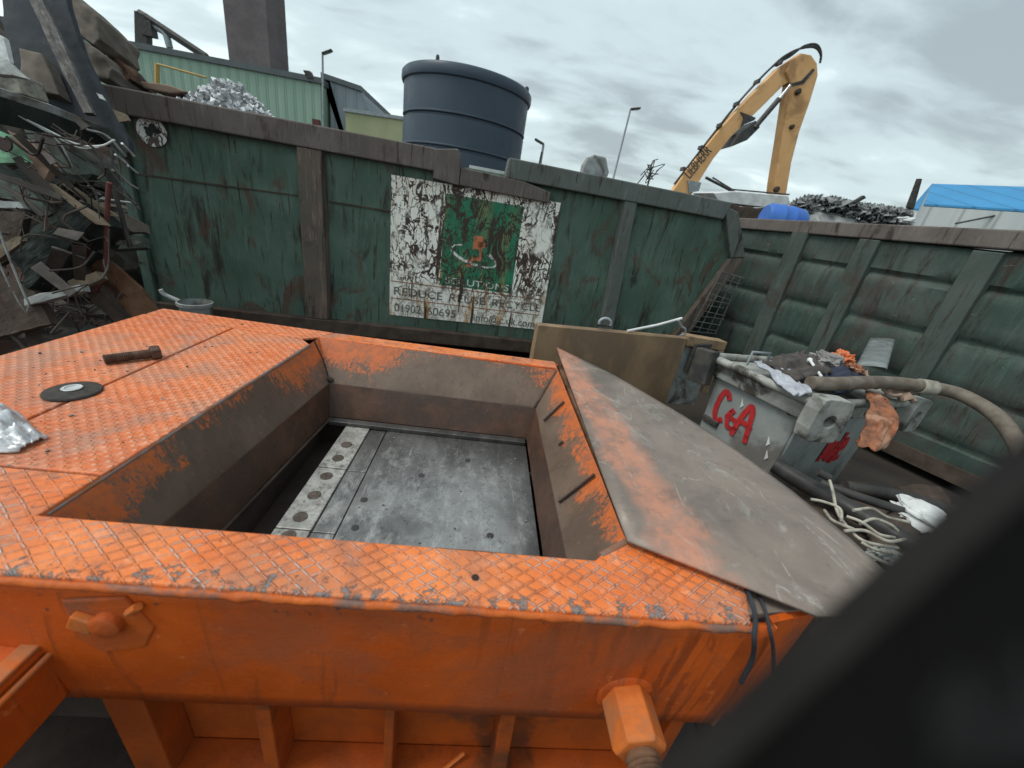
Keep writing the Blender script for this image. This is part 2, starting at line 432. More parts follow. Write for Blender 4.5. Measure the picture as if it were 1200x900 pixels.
def m_sign(key, col, col2=None, w=1.0):
    t = NT('sign paint ' + key)
    c = t.mix(t.ramp(t.noise(6, 6), 0.35, 0.7), col, col2 or tuple(q * 0.8 for q in col))
    c = runs(t, c, w)
    t.bump(t.noise(30, 5), 0.2, 0.006)
    MAT[key] = t.done(c, 0.5, 0, 0.4)


def m_corr(key, a, b, period, axis=0):
    t = NT('profiled cladding ' + key)
    x = t.xyz()[axis]
    q = t.math('PINGPONG', x, period / 2)
    h = t.ramp(q, period * 0.12, period * 0.3)
    c = t.mix(t.ramp(t.noise(0.5, 5, 0.6, 0, (1, 1, 0.2)), 0.3, 0.7), a, b)
    c = t.mix(t.ramp(q, period * 0.02, period * 0.07, 0.5, 0), c, tuple(v * 0.35 for v in a))
    t.bump(h, 0.8, 0.05)
    MAT[key] = t.done(c, 0.6, 0, 0.3)


def m_brick():
    t = NT('dark chimney brick')
    br = t.n('ShaderNodeTexBrick')
    br.inputs['Color1'].default_value = (0.185, 0.150, 0.150, 1)
    br.inputs['Color2'].default_value = (0.145, 0.120, 0.122, 1)
    br.inputs['Mortar'].default_value = (0.23, 0.21, 0.21, 1)
    br.inputs['Scale'].default_value = 2.2
    x, y, z = t.xyz()
    cm = t.n('ShaderNodeCombineXYZ')
    t.put(cm.inputs[0], t.math('ADD', x, y)); t.put(cm.inputs[1], z)
    t.t.links.new(cm.outputs[0], br.inputs['Vector'])
    c = t.mix(t.ramp(t.noise(0.4, 6, 0.6), 0.4, 0.7, 0, 0.6), br.outputs[0], (0.11, 0.095, 0.098))
    MAT['brick'] = t.done(c, 0.9, 0, 0.2)


m_tread('tread', .058, .040, 0.9, 1.0); m_lug('treadfine'); m_orange(); m_hopper(); m_lowwall(); m_bed(); m_cover()
m_green('green', (0.070, 0.116, 0.090), (0.102, 0.156, 0.126), (0.105, 0.058, 0.042), 0.075)
m_green('green2', (0.042, 0.068, 0.057), (0.072, 0.092, 0.082), (0.068, 0.056, 0.048), 0.095, (9, 3, 5))
m_green('postgreen', (0.054, 0.072, 0.063), (0.080, 0.099, 0.088), (0.066, 0.050, 0.040), 0.05, (3, 6, 5))
m_green('railgreen', (0.105, 0.118, 0.108), (0.135, 0.150, 0.140), (0.085, 0.066, 0.055), 0.045, (3, 1, 5))
m_green('rail', (0.118, 0.098, 0.088), (0.155, 0.134, 0.122), (0.085, 0.056, 0.044), 0.05)
m_green('post', (0.150, 0.108, 0.086), (0.105, 0.094, 0.078), (0.070, 0.040, 0.028), 0.05, (2, 6, 1))
m_sign('signwhite', (0.94, 0.92, 0.84), (0.86, 0.84, 0.75))
m_sign('signgreen', (0.020, 0.205, 0.105), (0.018, 0.17, 0.09), 1.0)
m_sign('signorange', (0.62, 0.20, 0.09), None, 0.5)
m_sign('signtext', (0.075, 0.105, 0.09), (0.20, 0.22, 0.19), 1.0)
m_sign('signline', (0.36, 0.17, 0.10), None, 0.9)
m_sign('signlogo', (0.80, 0.80, 0.76), None, 0.95)
m_corr('cladgreen', (0.315, 0.445, 0.350), (0.275, 0.40, 0.315), 0.55)
m_corr('cladgrey', (0.27, 0.305, 0.325), (0.21, 0.245, 0.27), 0.7)
m_corr('cladpale', (0.50, 0.53, 0.52), (0.42, 0.46, 0.46), 0.9)
m_corr('cladblue', (0.055, 0.26, 0.50), (0.05, 0.235, 0.46), 1.0)
m_brick()
simple('darksteel', (0.045, 0.045, 0.045), (0.085, 0.078, 0.07), 8, 0.55, 0.2)
simple('rust', (0.13, 0.065, 0.035), (0.20, 0.11, 0.065), 6, 0.8, 0, 0.5, dirt=(0.06, 0.035, 0.025))
simple('darkrust', (0.052, 0.038, 0.030), (0.088, 0.064, 0.05), 7, 0.75, 0, 0.5)
simple('tan', (0.23, 0.18, 0.125), (0.15, 0.117, 0.084), 4, 0.8, 0, 0.3, dirt=(0.12, 0.095, 0.07))
simple('rubber', (0.028, 0.032, 0.038), (0.048, 0.054, 0.062), 3, 0.85, 0, 0.5, spec=0.2)
simple('lump', (0.17, 0.145, 0.118), (0.11, 0.094, 0.080), 4, 0.9, 0, 0.6)
simple('palegrey', (0.36, 0.39, 0.38), (0.24, 0.245, 0.235), 6, 0.6, 0, 0.4, dirt=(0.11, 0.095, 0.08))
simple('white', (0.72, 0.73, 0.72), (0.55, 0.56, 0.55), 5, 0.5, 0, 0.2)
simple('alu', (0.72, 0.73, 0.74), (0.48, 0.49, 0.50), 14, 0.5, 0.3, 0.5)
simple('foil', (0.74, 0.76, 0.78), (0.50, 0.50, 0.51), 18, 0.34, 0.35, 0.35)
simple('mint', (0.22, 0.46, 0.28), (0.18, 0.40, 0.25), 7, 0.5, 0, 0.2, dirt=(0.10, 0.20, 0.13))
simple('salmon', (0.36, 0.25, 0.19), (0.25, 0.17, 0.13), 6, 0.8, 0, 0.3)
simple('blackgreen', (0.022, 0.027, 0.025), (0.038, 0.046, 0.041), 6, 0.8, 0, 0.5, spec=0.15)
simple('olive', (0.085, 0.105, 0.085), (0.06, 0.072, 0.06), 5, 0.65, 0, 0.3, dirt=(0.05, 0.04, 0.03))
simple('redhose', (0.14, 0.05, 0.045), (0.10, 0.04, 0.036), 12, 0.55, 0, 0.2)
simple('tank', (0.058, 0.078, 0.104), (0.070, 0.092, 0.120), 0.9, 0.48, 0, 0.05)
simple('exyellow', (0.78, 0.45, 0.20), (0.70, 0.39, 0.165), 1.2, 0.5, 0, 0.1, dirt=(0.46, 0.25, 0.11))
simple('exdark', (0.05, 0.048, 0.048), (0.085, 0.08, 0.078), 3, 0.5, 0.2, 0.2)
simple('steelrod', (0.55, 0.55, 0.55), (0.4, 0.4, 0.4), 10, 0.3, 0.9, 0.0)
simple('galv', (0.34, 0.37, 0.38), (0.26, 0.29, 0.30), 5, 0.5, 0.3, 0.1)
simple('board', (0.32, 0.215, 0.128), (0.21, 0.142, 0.088), 3.2, 0.7, 0, 0.4, (1, 1, .5), dirt=(0.20, 0.14, 0.092))
simple('boardedge', (0.34, 0.24, 0.14), (0.24, 0.16, 0.10), 8, 0.8, 0, 0.3)
simple('bingrey', (0.34, 0.36, 0.345), (0.255, 0.275, 0.265), 3.5, 0.5, 0.05, 0.3, dirt=(0.17, 0.16, 0.145))
simple('binrim', (0.40, 0.40, 0.37), (0.25, 0.255, 0.235), 7, 0.55, 0.1, 0.4, dirt=(0.07, 0.06, 0.05))
simple('redspray', (0.50, 0.035, 0.035), (0.38, 0.025, 0.03), 18, 0.6, 0, 0.1)
simple('ragdark', (0.055, 0.048, 0.045), (0.10, 0.085, 0.075), 9, 0.95, 0, 0.6)
simple('ragnavy', (0.025, 0.032, 0.055), (0.045, 0.05, 0.07), 9, 0.9, 0, 0.5)
simple('ragwhite', (0.48, 0.49, 0.53), (0.33, 0.34, 0.38), 9, 0.8, 0, 0.4)
simple('raggrey', (0.28, 0.27, 0.265), (0.17, 0.16, 0.155), 8, 0.9, 0, 0.5)
simple('orangebit', (0.66, 0.15, 0.045), (0.52, 0.20, 0.10), 20, 0.5, 0, 0.3)
simple('copper', (0.34, 0.125, 0.058), (0.15, 0.068, 0.042), 12, 0.7, 0, 0.8, dirt=(0.36, 0.20, 0.13))
simple('hosebrown', (0.125, 0.100, 0.078), (0.19, 0.16, 0.128), 12, 0.6, 0, 0.3)
simple('blackpipe', (0.035, 0.034, 0.033), (0.055, 0.052, 0.05), 8, 0.5, 0, 0.2)
simple('cream', (0.44, 0.41, 0.34), (0.20, 0.185, 0.155), 12, 0.6, 0, 0.2)
simple('drumblue', (0.045, 0.14, 0.50), (0.055, 0.16, 0.46), 5, 0.45, 0, 0.1)
simple('shred', (0.30, 0.31, 0.31), (0.16, 0.16, 0.155), 4, 0.6, 0.1, 0.3)
simple('ground', (0.046, 0.037, 0.030), (0.072, 0.060, 0.050), 0.8, 0.7, 0, 0.5, dirt=(0.035, 0.032, 0.03))
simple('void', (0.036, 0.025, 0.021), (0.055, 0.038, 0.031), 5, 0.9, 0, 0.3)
simple('pad', (0.0135, 0.0125, 0.012), (0.019, 0.0175, 0.017), 30, 0.85, 0, 0.2, spec=0.2)
simple('padshade', (0.003, 0.0028, 0.0028), (0.005, 0.0045, 0.0045), 30, 0.9, 0, 0.2, spec=0.08)
simple('fluff', (0.035, 0.037, 0.039), (0.012, 0.0125, 0.013), 30, 0.8, 0, 0.2)
simple('yellowpale', (0.42, 0.43, 0.25), (0.36, 0.38, 0.22), 1.0, 0.7, 0, 0.1)
simple('amber', (0.50, 0.33, 0.10), (0.42, 0.28, 0.10), 2, 0.6, 0, 0.1)
simple('rooftrim', (0.10, 0.115, 0.12), (0.13, 0.145, 0.15), 1, 0.6, 0, 0.1)
simple('lens', (0.35, 0.37, 0.38), (0.28, 0.30, 0.31), 6, 0.3, 0, 0.0)
simple('clearplastic', (0.26, 0.28, 0.275), (0.17, 0.19, 0.19), 7, 0.28, 0, 0.3)
simple('nutpaint', (0.62, 0.165, 0.035), (0.50, 0.12, 0.022), 10, 0.5, 0, 0.3, dirt=(0.40, 0.15, 0.06))
simple('boltrust', (0.075, 0.045, 0.032), (0.125, 0.075, 0.05), 30, 0.6, 0.3, 0.5)
simple('boltgrey', (0.15, 0.12, 0.10), (0.085, 0.066, 0.055), 30, 0.5, 0.2, 0.5)
simple('chipmix', (0.55, 0.54, 0.50), (0.06, 0.05, 0.045), 25, 0.5, 0.2, 0)
simple('scraptube', (0.16, 0.165, 0.16), (0.085, 0.085, 0.08), 9, 0.6, 0.1, 0.4)
simple('heapmix', (0.036, 0.029, 0.024), (0.095, 0.083, 0.072), 2.6, 0.7, 0.1, 0.5, dirt=(0.07, 0.035, 0.024))
simple('recess', (0.42, 0.078, 0.010), (0.30, 0.058, 0.010), 5, 0.55, 0, 0.5, dirt=(0.15, 0.045, 0.018))  # machine orange darkened: shade of the recess put into the colour, plus grime patches
simple('disc', (0.045, 0.040, 0.036), (0.07, 0.062, 0.055), 50, 0.8, 0, 0.6)
simple('lipmix', (0.60, 0.135, 0.022), (0.46, 0.095, 0.020), 12, 0.5, 0, 0.7, dirt=(0.19, 0.11, 0.085))
simple('bossmat', (0.50, 0.098, 0.016), (0.40, 0.085, 0.022), 9, 0.45, 0, 0.5, dirt=(0.24, 0.10, 0.055))
simple('deckedge', (0.24, 0.205, 0.195), (0.30, 0.13, 0.07), 14, 0.5, 0.2, 0.5)


# ------------------------------------------------------------------ mesh builder
WM = {}


class MB:
    def __init__(s): s.v, s.f = [], []

    def add(s, vs, fs):
        o = len(s.v)
        s.v += [tuple(float(c) for c in v) for v in vs]
        s.f += [tuple(i + o for i in f) for f in fs]
        return s

    def box(s, c, d, rot=None):
        c = np.array(c, float); hx, hy, hz = [q / 2 for q in d]
        P = [np.array(p, float) for p in ((-hx, -hy, -hz), (hx, -hy, -hz), (hx, hy, -hz), (-hx, hy, -hz), (-hx, -hy, hz), (hx, -hy, hz), (hx, hy, hz), (-hx, hy, hz))]
        if rot is not None:
            Q = np.array(rot); P = [Q @ p for p in P]
        return s.add([c + p for p in P], [(3, 2, 1, 0), (4, 5, 6, 7), (0, 1, 5, 4), (1, 2, 6, 5), (2, 3, 7, 6), (3, 0, 4, 7)])

    def span(s, a, b):
        a, b = np.array(a, float), np.array(b, float)
        return s.box((a + b) / 2, np.abs(b - a))

    def prism(s, pts, ext):
        pts = [np.array(p, float) for p in pts]; e = np.array(ext, float); n = len(pts)
        return s.add(pts + [p + e for p in pts], [tuple(range(n))[::-1], tuple(range(n, 2 * n))] + [(i, (i + 1) % n, (i + 1) % n + n, i + n) for i in range(n)])

    def tube(s, pts, r, seg=10, cap=True):
        pts = [Vector(p) for p in pts]; n = len(pts)
        rr = r if isinstance(r, (list, tuple)) else [r] * n
        up = None; rings = []
        for i, p in enumerate(pts):
            d = (pts[min(i + 1, n - 1)] - pts[max(i - 1, 0)]).normalized()
            if up is None:
                up = d.orthogonal().normalized()
            else:
                up = (up - d * up.dot(d)).normalized()
            w = d.cross(up)
            rings.append([p + (up * math.cos(2 * math.pi * k / seg) + w * math.sin(2 * math.pi * k / seg)) * rr[i] for k in range(seg)])
        vs = [q for g in rings for q in g]; fs = []
        for i in range(n - 1):
            for k in range(seg):
                fs.append((i * seg + k, i * seg + (k + 1) % seg, (i + 1) * seg + (k + 1) % seg, (i + 1) * seg + k))
        if cap: fs += [tuple(range(seg))[::-1], tuple(range((n - 1) * seg, n * seg))]
        return s.add(vs, fs)

    def lathe(s, prof, c, axis=(0, 0, 1), seg=32, phase=0.0):
        a = Vector(axis).normalized(); u = a.orthogonal().normalized(); w = a.cross(u); c = Vector(c)
        vs = []; fs = []; n = len(prof)
        for r, h in prof:
            for k in range(seg):
                an = 2 * math.pi * k / seg + phase
                vs.append(c + a * h + (u * math.cos(an) + w * math.sin(an)) * max(r, 1e-4))
        for i in range(n - 1):
            for k in range(seg):
                fs.append((i * seg + k, i * seg + (k + 1) % seg, (i + 1) * seg + (k + 1) % seg, (i + 1) * seg + k))
        fs += [tuple(range(seg))[::-1], tuple(range((n - 1) * seg, n * seg))]
        return s.add(vs, fs)

    def grid(s, fn, nu, nv):
        vs = [fn(i / (nu - 1), j / (nv - 1)) for j in range(nv) for i in range(nu)]
        return s.add(vs, [(j * nu + i, j * nu + i + 1, (j + 1) * nu + i + 1, (j + 1) * nu + i) for j in range(nv - 1) for i in range(nu - 1)])

    def lump(s, c, d, seed=0, amp=0.3, sub=3, freq=1.6, flat=None):
        bm = bmesh.new(); bmesh.ops.create_icosphere(bm, subdivisions=sub, radius=1)
        vs = []
        for v in bm.verts:
            k = 1 + amp * mnoise.noise(v.co * freq + Vector((seed * 3.7, seed, -seed))) + amp * 0.5 * mnoise.noise(v.co * freq * 3 + Vector((seed, 0, 9)))
            q = v.co * k
            vs.append((c[0] + q.x * d[0], c[1] + q.y * d[1], c[2] + q.z * d[2]))
        fs = [tuple(v.index for v in f.verts) for f in bm.faces]
        bm.free()
        return s.add(vs, fs)

    def build(s, name, mat, parent=None, smooth=None, bevel=0.0, solid=0.0, local=False, subd=0, two=False):
        me = bpy.data.meshes.new(name)
        V = s.v; loc = (0, 0, 0)
        if parent is None:
            A = np.array(V); loc = ((A[:, 0].min() + A[:, 0].max()) / 2, (A[:, 1].min() + A[:, 1].max()) / 2, A[:, 2].min())
            V = [tuple(p - np.array(loc)) for p in A]
        elif not local:
            Mi = WM[parent.name].inverted(); V = [tuple(Mi @ Vector(p)) for p in V]
        me.from_pydata(V, [], s.f)
        bm = bmesh.new(); bm.from_mesh(me)
        if not two: bmesh.ops.recalc_face_normals(bm, faces=bm.faces)
        bm.to_mesh(me); bm.free()
        me.materials.append(MAT[mat] if isinstance(mat, str) else mat)
        if smooth is not None:
            me.polygons.foreach_set('use_smooth', [True] * len(me.polygons))
            me.set_sharp_from_angle(angle=rad(smooth))
        o = bpy.data.objects.new(name, me); COL.objects.link(o)
        o.location = loc
        if parent is not None:
            o.parent = parent; WM[o.name] = WM[parent.name]
        else:
            WM[o.name] = Matrix.Translation(loc)
        if solid:
            q = o.modifiers.new('thickness', 'SOLIDIFY'); q.thickness = solid; q.offset = 0
        if bevel:
            q = o.modifiers.new('worn_edges', 'BEVEL'); q.width = bevel; q.segments = 2; q.limit_method = 'ANGLE'; q.angle_limit = rad(40)
        if subd:
            q = o.modifiers.new('soft', 'SUBSURF'); q.levels = subd; q.render_levels = subd
        return o


def tag(o, label, cat, group=None, kind=None):
    if label: o['label'] = label
    if cat: o['category'] = cat
    if group: o['group'] = group
    if kind: o['kind'] = kind
    return o


def thing(name, label, cat, loc=(0, 0, 0), rot=(0, 0, 0), group=None):
    o = bpy.data.objects.new(name, None); COL.objects.link(o)
    o.location = [float(c) for c in loc]; o.rotation_euler = rot
    from mathutils import Euler
    WM[o.name] = Matrix.Translation(o.location) @ Euler(rot).to_matrix().to_4x4()
    return tag(o, label, cat, group)


def smoothline(pts, n=6):
    """Catmull-Rom through the points"""
    P = [np.array(p, float) for p in pts]; P = [2 * P[0] - P[1]] + P + [2 * P[-1] - P[-2]]
    out = []
    for i in range(1, len(P) - 2):
        for k in range(n):
            u = k / n
            out.append(0.5 * ((2 * P[i]) + (-P[i - 1] + P[i + 1]) * u + (2 * P[i - 1] - 5 * P[i] + 4 * P[i + 1] - P[i + 2]) * u * u + (-P[i - 1] + 3 * P[i] - 3 * P[i + 1] + P[i + 2]) * u ** 3))
    out.append(P[-2])
    return out


def lettering(name, text, mat, parent, loc, size, rot, space=1.0, depth=0.0015, sx=1.0):
    """letters as a real mesh, placed in the parent's own axes"""
    cu = bpy.data.curves.new(name, 'FONT'); cu.body = text; cu.size = size; cu.extrude = depth
    cu.space_character = space; cu.align_x = 'LEFT'
    tmp = bpy.data.objects.new('tmp', cu); COL.objects.link(tmp)
    me = bpy.data.meshes.new_from_object(tmp.evaluated_get(bpy.context.evaluated_depsgraph_get()))
    bpy.data.objects.remove(tmp)
    me.name = name; me.materials.clear(); me.materials.append(MAT[mat])
    me.transform(Matrix.Diagonal((sx, 1, 1, 1)))
    me.transform(Matrix.Translation(loc) @ rot.to_4x4())
    o = bpy.data.objects.new(name, me); COL.objects.link(o); o.parent = parent
    WM[o.name] = WM[parent.name]
    return o


# ================================================================== THE SETTING
g = MB().grid(lambda u, v: ((u - .5) * 1600, (v - .5) * 1600, 0.0), 3, 3).build('ground', 'ground')
tag(g, None, None, kind='structure')

# ---- far green clad building with its two lower neighbours
t = thing('clad_building', 'long pale green corrugated warehouse beyond the green skip on the left', 'building', (-19, 30, 0))
MB().span((-34, 30, 0), (-11.7, 42, 7.55)).build('wall', 'cladgreen', t)
MB().span((-34.2, 29.85, 7.55), (-11.55, 42.1, 7.85)).build('roof_edge', 'rooftrim', t)
MB().span((-12.2, 29.8, 0), (-11.75, 29.98, 5.6)).build('downpipe', 'redhose', t)
t = thing('clad_building', 'grey corrugated shed with a sloping gable beside the pale green warehouse', 'building', (-9, 31, 0))
P = [ony(377, 92, 31), ony(424, 108, 31), ony(434, 134, 31)]
MB().prism([(-11.5, 31, 0), (P[2][0], 31, 0), P[2], P[1], P[0], (-11.5, 31, P[0][2])], (0, 9, 0)).build('wall', 'cladgrey', t)
MB().prism([P[0] + (0, -.15, .02), P[1] + (0, -.15, .02), P[1] + (0, -.15, .3), P[0] + (0, -.15, .3)], (0, 9.2, 0)).build('roof_edge', 'rooftrim', t)
P = [ony(405, 131, 28.5), ony(466, 139, 28.5)]
t = thing('clad_building', 'low yellow green building strip left of the dark water tank', 'building', (-8, 29, 0))
MB().prism([(P[0][0], 28.5, 0), (P[1][0] + 1, 28.5, 0), P[1] + (1, 0, 0), P[0]], (0, 2.2, 0)).build('wall', 'yellowpale', t)
MB().prism([P[0] + (-.1, -.1, .0), P[1] + (1.1, -.1, 0), P[1] + (1.1, -.1, .18), P[0] + (-.1, -.1, .18)], (0, 2.4, 0)).build('roof_edge', 'galv', t)

# ---- chimney
t = thing('brick_chimney', 'tall dark brick chimney stack rising behind the green warehouse', 'chimney', (-23.6, 46, 0))
a0, a1 = ony(263, 20, 45)[0], ony(312.5, 20, 45)[0]
MB().span((a0, 45, 0), (a1, 45 + a1 - a0, 34)).build('shaft', 'brick', t)
MB().span((a0 - .25, 44.75, 34), (a1 + .25, 45.25 + a1 - a0, 35.2)).build('cap', 'brick', t)

# ---- davit on the roof of the green building
t = thing('roof_davit', 'dark steel post with a slanting arm above the green warehouse roof', 'davit', ony(167, 50, 33))
Y = 33.0
MB().prism([ony(158, 52, Y), ony(172, 54, Y), ony(170, 17, Y), ony(157, 12, Y)], (0, .5, 0)).build('post', 'darksteel', t)
MB().tube([ony(163, 16, Y + .2), ony(172, 21, Y + .2), ony(242, 67, Y + .2)], 0.24, 6).build('arm', 'darksteel', t)
MB().tube(smoothline([ony(171, 27, Y + .2), ony(183, 32, Y + .2), ony(194, 40, Y + .2), ony(199, 56, Y + .2)]), 0.2, 8).build('bent_pipe', 'galv', t, 60)
MB().box(ony(174, 34, Y + .1), (.7, .5, .8)).build('bracket', 'darksteel', t)

t = thing('floodlight', 'small dark floodlight on the right end of the green warehouse roof', 'floodlight', ony(362, 92, 29.8))
MB().prism([ony(355, 82, 29.8), ony(363, 83, 29.8), ony(367, 92, 29.8), ony(359, 91, 29.8)], (0, .35, 0)).build('lamp_body', 'darksteel', t)
MB().tube([ony(362, 90, 30.0), ony(363, 97, 30.0)], .08, 6).build('bracket', 'darksteel', t)

t = thing('handrail', 'thin amber handrail standing in front of the green warehouse wall', 'handrail', ony(184, 98, 26))
for a in ((184, 100, 184, 75),):
    MB().tube([ony(a[0], a[1], 26), ony(a[2], a[3], 26)], .11, 6).build('post', 'amber', t)
MB().tube([ony(184, 75, 26), ony(242, 91, 26)], .05, 6).build('rail', 'amber', t)


def lamp_post(base, top, head, label, rr=0.045, tilt=(1, -.25)):
    b = np.array(base); q = np.array(top)
    t = thing('street_lamp', label, 'street lamp', (b[0], b[1], 0), group='street lamps beyond the skips')
    MB().tube([(b[0], b[1], 0), q], [rr * 1.4, rr], 8).build('pole', 'galv', t, 60)
    h = np.array(head)
    d = h - q
    o = MB()
    up = np.array([0, 0, 1.0]); L = np.linalg.norm(d); d /= L; sd_ = np.cross(d, up); sd_ /= np.linalg.norm(sd_); nn = np.cross(sd_, d)
    o.box(q + d * L * .5, (L * 1.05, L * .45, L * .18), np.array([d, sd_, nn]).T)
    hd = o.build('lamp_head', 'darksteel', t, bevel=L * .05)
    MB().box(q + d * L * .55 - nn * (L * .10), (L * .7, L * .3, L * .04), np.array([d, sd_, nn]).T).build('lens', 'lens', hd)


lamp_post(ony(376, 150, 27), ony(378, 63, 27), ony(389, 59, 27), 'street lamp with a flat head in front of the warehouse corner', .055)
lamp_post(ony(717, 206, 24), ony(739, 128, 24), ony(750, 127, 24), 'tall leaning street lamp between the tank and the yellow excavator')
lamp_post(ony(634, 190, 20), ony(637, 169, 20), ony(627, 163, 20), 'short street lamp just right of the dark water tank', .05)

# ---- blue roofed building
ze, zr = 6.6, 8.3
N_, A_, F_ = onz(1082, 241, ze), onz(1091, 217.5, zr), onz(1066, 246, ze)
r1_ = onz(1205, 221.5, zr)
t = thing('blue_roof_building', 'pale walled building with a bright blue roof at the far right', 'building', N_ * (1, 1, 0))
dl = (r1_ - A_); dl[2] = 0; dl = dl / np.linalg.norm(dl) * 14
MB().prism([N_ * (1, 1, 0), N_ - (0, 0, .05), A_ - (0, 0, .05), F_ - (0, 0, .05), F_ * (1, 1, 0)], dl).build('wall', 'cladpale', t)
MB().prism([N_, A_, A_ + (0, 0, .12), N_ + (0, 0, .12)], dl).build('roof', 'cladblue', t)
MB().prism([A_ + (0, 0, .002), F_, F_ + (0, 0, .12), A_ + (0, 0, .122)], dl).build('roof', 'cladblue', t)
MB().tube([ony(1120, 262, 24.2), ony(1200, 246, 24.2), ony(1260, 234, 24.2)], .06, 6).build('cable', 'darksteel', t)

# ---- dark plastic water tank
t = thing('water_tank', 'large dark blue ribbed plastic water tank behind the skip', 'tank', (-1.25, 14.8, 0))
c0 = (-1.29, 14.75)
TS = 1.045
pr = [(1.80, 0.0)]
for z in (1.0, 1.75, 2.5, 3.3, 4.08):
    pr += [(1.815 + z * .004, z - .05), (1.775, z - .02), (1.775, z + .02), (1.822 + z * .004, z + .045), (1.822 + z * .004, z + .075), (1.812 + z * .004, z + .085)]
pr += [(1.835, 4.92), (1.885, 4.95), (1.905, 5.02), (1.90, 5.16), (1.85, 5.22)]
pr = [(a_ * TS, h_ * 1.028) for a_, h_ in pr]
MB().lathe(pr, (*c0, 0), seg=72).build('shell', 'tank', t, 40)
MB().lathe([(1.94, 5.345), (1.88, 5.38), (1.2, 5.41), (.45, 5.44), (.05, 5.45)], (*c0, 0), seg=72).build('lid', 'tank', t, 40)
for k in range(26):
    pass
MB().lathe([(.05, 5.20), (.05, 5.33), (.03, 5.37)], (c0[0] - .75, c0[1] - 1.55, .17), seg=10).build('vent', 'darksteel', t, 40)
MB().lathe([(.07, 5.20), (.07, 5.32), (.04, 5.36)], (c0[0] + 1.78, c0[1] - .45, .15), seg=10).build('vent', 'darksteel', t, 40)

# ---- excavator: yellow boom and stick over the skips, its body hidden below
Y = 22.0
t = thing('material_excavator', 'yellow scrap excavator with raised boom and hanging stick behind the skips', 'excavator', (9, 23, 0))
xb = 7.2
MB().span((xb - 2.2, 20.6, .9), (xb + 1.6, 24.6, 1.5)).build('undercarriage', 'exdark', t, bevel=.1)
for yy in (20.2, 24.1):
    MB().tube([(xb - 2.6, yy + .3, .55), (xb + 2.2, yy + .3, .55)], .55, 16).build('track', 'exdark', t, 60)
MB().span((xb - 3.0, 20.9, 1.6), (xb + .9, 24.3, 3.1)).build('body', 'exyellow', t, bevel=.12)
cab = MB().span((xb + .95, 22.9, 1.6), (xb + 2.3, 24.3, 3.6)).build('cab', 'exyellow', t, bevel=.1)
MB().span((xb + 1.2, 22.86, 2.4), (xb + 2.1, 22.9, 3.4)).build('window', 'exdark', cab)
# boom: two side outlines given a real width
bo = [(790, 222), (805, 200), (845, 150), (880, 112), (912, 80), (938, 62), (950, 66), (952, 78), (936, 88), (918, 100), (891, 127), (857, 160), (836, 186), (819, 213), (812, 226)]
base_pts = [np.array((xb + .3, Y, 2.6)), np.array((xb + 1.2, Y, 2.2))]
boom_pts = [ony(x, y, Y) for x, y in bo]
MB().prism(boom_pts + [base_pts[1], base_pts[0]], (0, .45, 0)).build('boom', 'exyellow', t, bevel=.02)
dk = [(860, 166), (866, 155), (884, 143), (889, 150), (886, 152), (875, 163), (862, 172)]
MB().prism([ony(x, y, Y - .25) for x, y in ((857, 172), (866, 156), (886, 141), (891, 149), (876, 164))], (0, 1.3, 0)).build('cylinder_mount', 'exdark', t, bevel=.03)
cyl = MB().tube([ony(884, 150, Y - .2), ony(913, 116, Y - .2)], .12, 12).build('stick_cylinder', 'exdark', t, 60)
MB().tube([ony(913, 116, Y - .2), ony(926, 100, Y - .2)], .07, 12).build('piston_rod', 'steelrod', cyl, 60)
MB().tube([ony(872, 163, Y + 1.0), ony(922, 108, Y + .6)], .08, 12).build('stick_cylinder', 'exdark', t, 60)
st = [(921, 84), (928, 70), (940, 62), (951, 64), (958, 74), (959, 88), (950, 118), (937, 155), (928, 190), (921, 232), (906, 232), (908, 214), (917, 160), (924, 115), (927, 98)]
MB().prism([ony(x, y, Y - .12) for x, y in st], (0, .65, 0)).build('stick', 'exyellow', t, bevel=.06)
MB().prism([ony(x, y, Y - .16) for x, y in ((927, 98), (940, 94), (953, 80), (955, 82), (942, 98), (928, 101))], (0, .05, 0)).build('joint_seam', 'exdark', t)
for (x, y, r_) in ((934, 108, .13), (927, 149, .10), (909, 222, .14)):
    MB().lathe([(r_, 0), (r_, .14), (r_ * .7, .18)], ony(x, y, Y - .12), (0, -1, 0), 14).build('pin', 'darkrust', t, 40)
for k, off in enumerate((0, 2.2, 4.2)):
    MB().tube(smoothline([ony(790 + off, 216 - off, Y + .25), ony(838 + off, 154 - off, Y + .25), ony(866 + off, 119 - off, Y + .25), ony(903 + off, 80 - off, Y + .25), ony(926, 66 - off, Y - .15), ony(942, 54 + off * .5, Y - .15), ony(956, 52 + off, Y - .15), ony(962, 61 + off, Y - .15), ony(961, 74, Y - .15)], 5), .045, 6).build('hose', 'exdark', t, 60)
for x, y in ((800, 200), (821, 175), (843, 149), (863, 124), (887, 98), (913, 76)):
    MB().box(ony(x, y - 2, Y + .1), (.11, .4, .16)).build('hose_clamp', 'exdark', t)
MB().prism([ony(x, y, Y - .06) for x, y in ((868, 131), (886, 138), (884, 141), (872, 146), (868, 150), (872, 138))], (0, .05, 0)).build('bracket_plate', 'exdark', t)
pa, pb = ony(808, 210, Y - .01), ony(838, 173, Y - .01)
dd = Vector(pb - pa).normalized(); nn = Vector((-dd.z, 0, dd.x))
rotm = Matrix((dd, nn, dd.cross(nn))).transposed()
Mi = WM[t.name].inverted()
lettering('lettering', 'LIEBHERR', 'exdark', t, Mi @ Vector(pa), .70, rotm, 1.0, .012, 0.52)
MB().prism([ony(x, y, Y - .1) for x, y in ((806, 211), (822, 214), (819, 224), (808, 226))], (0, 1.05, 0)).build('boom_foot_plate', 'galv', t)
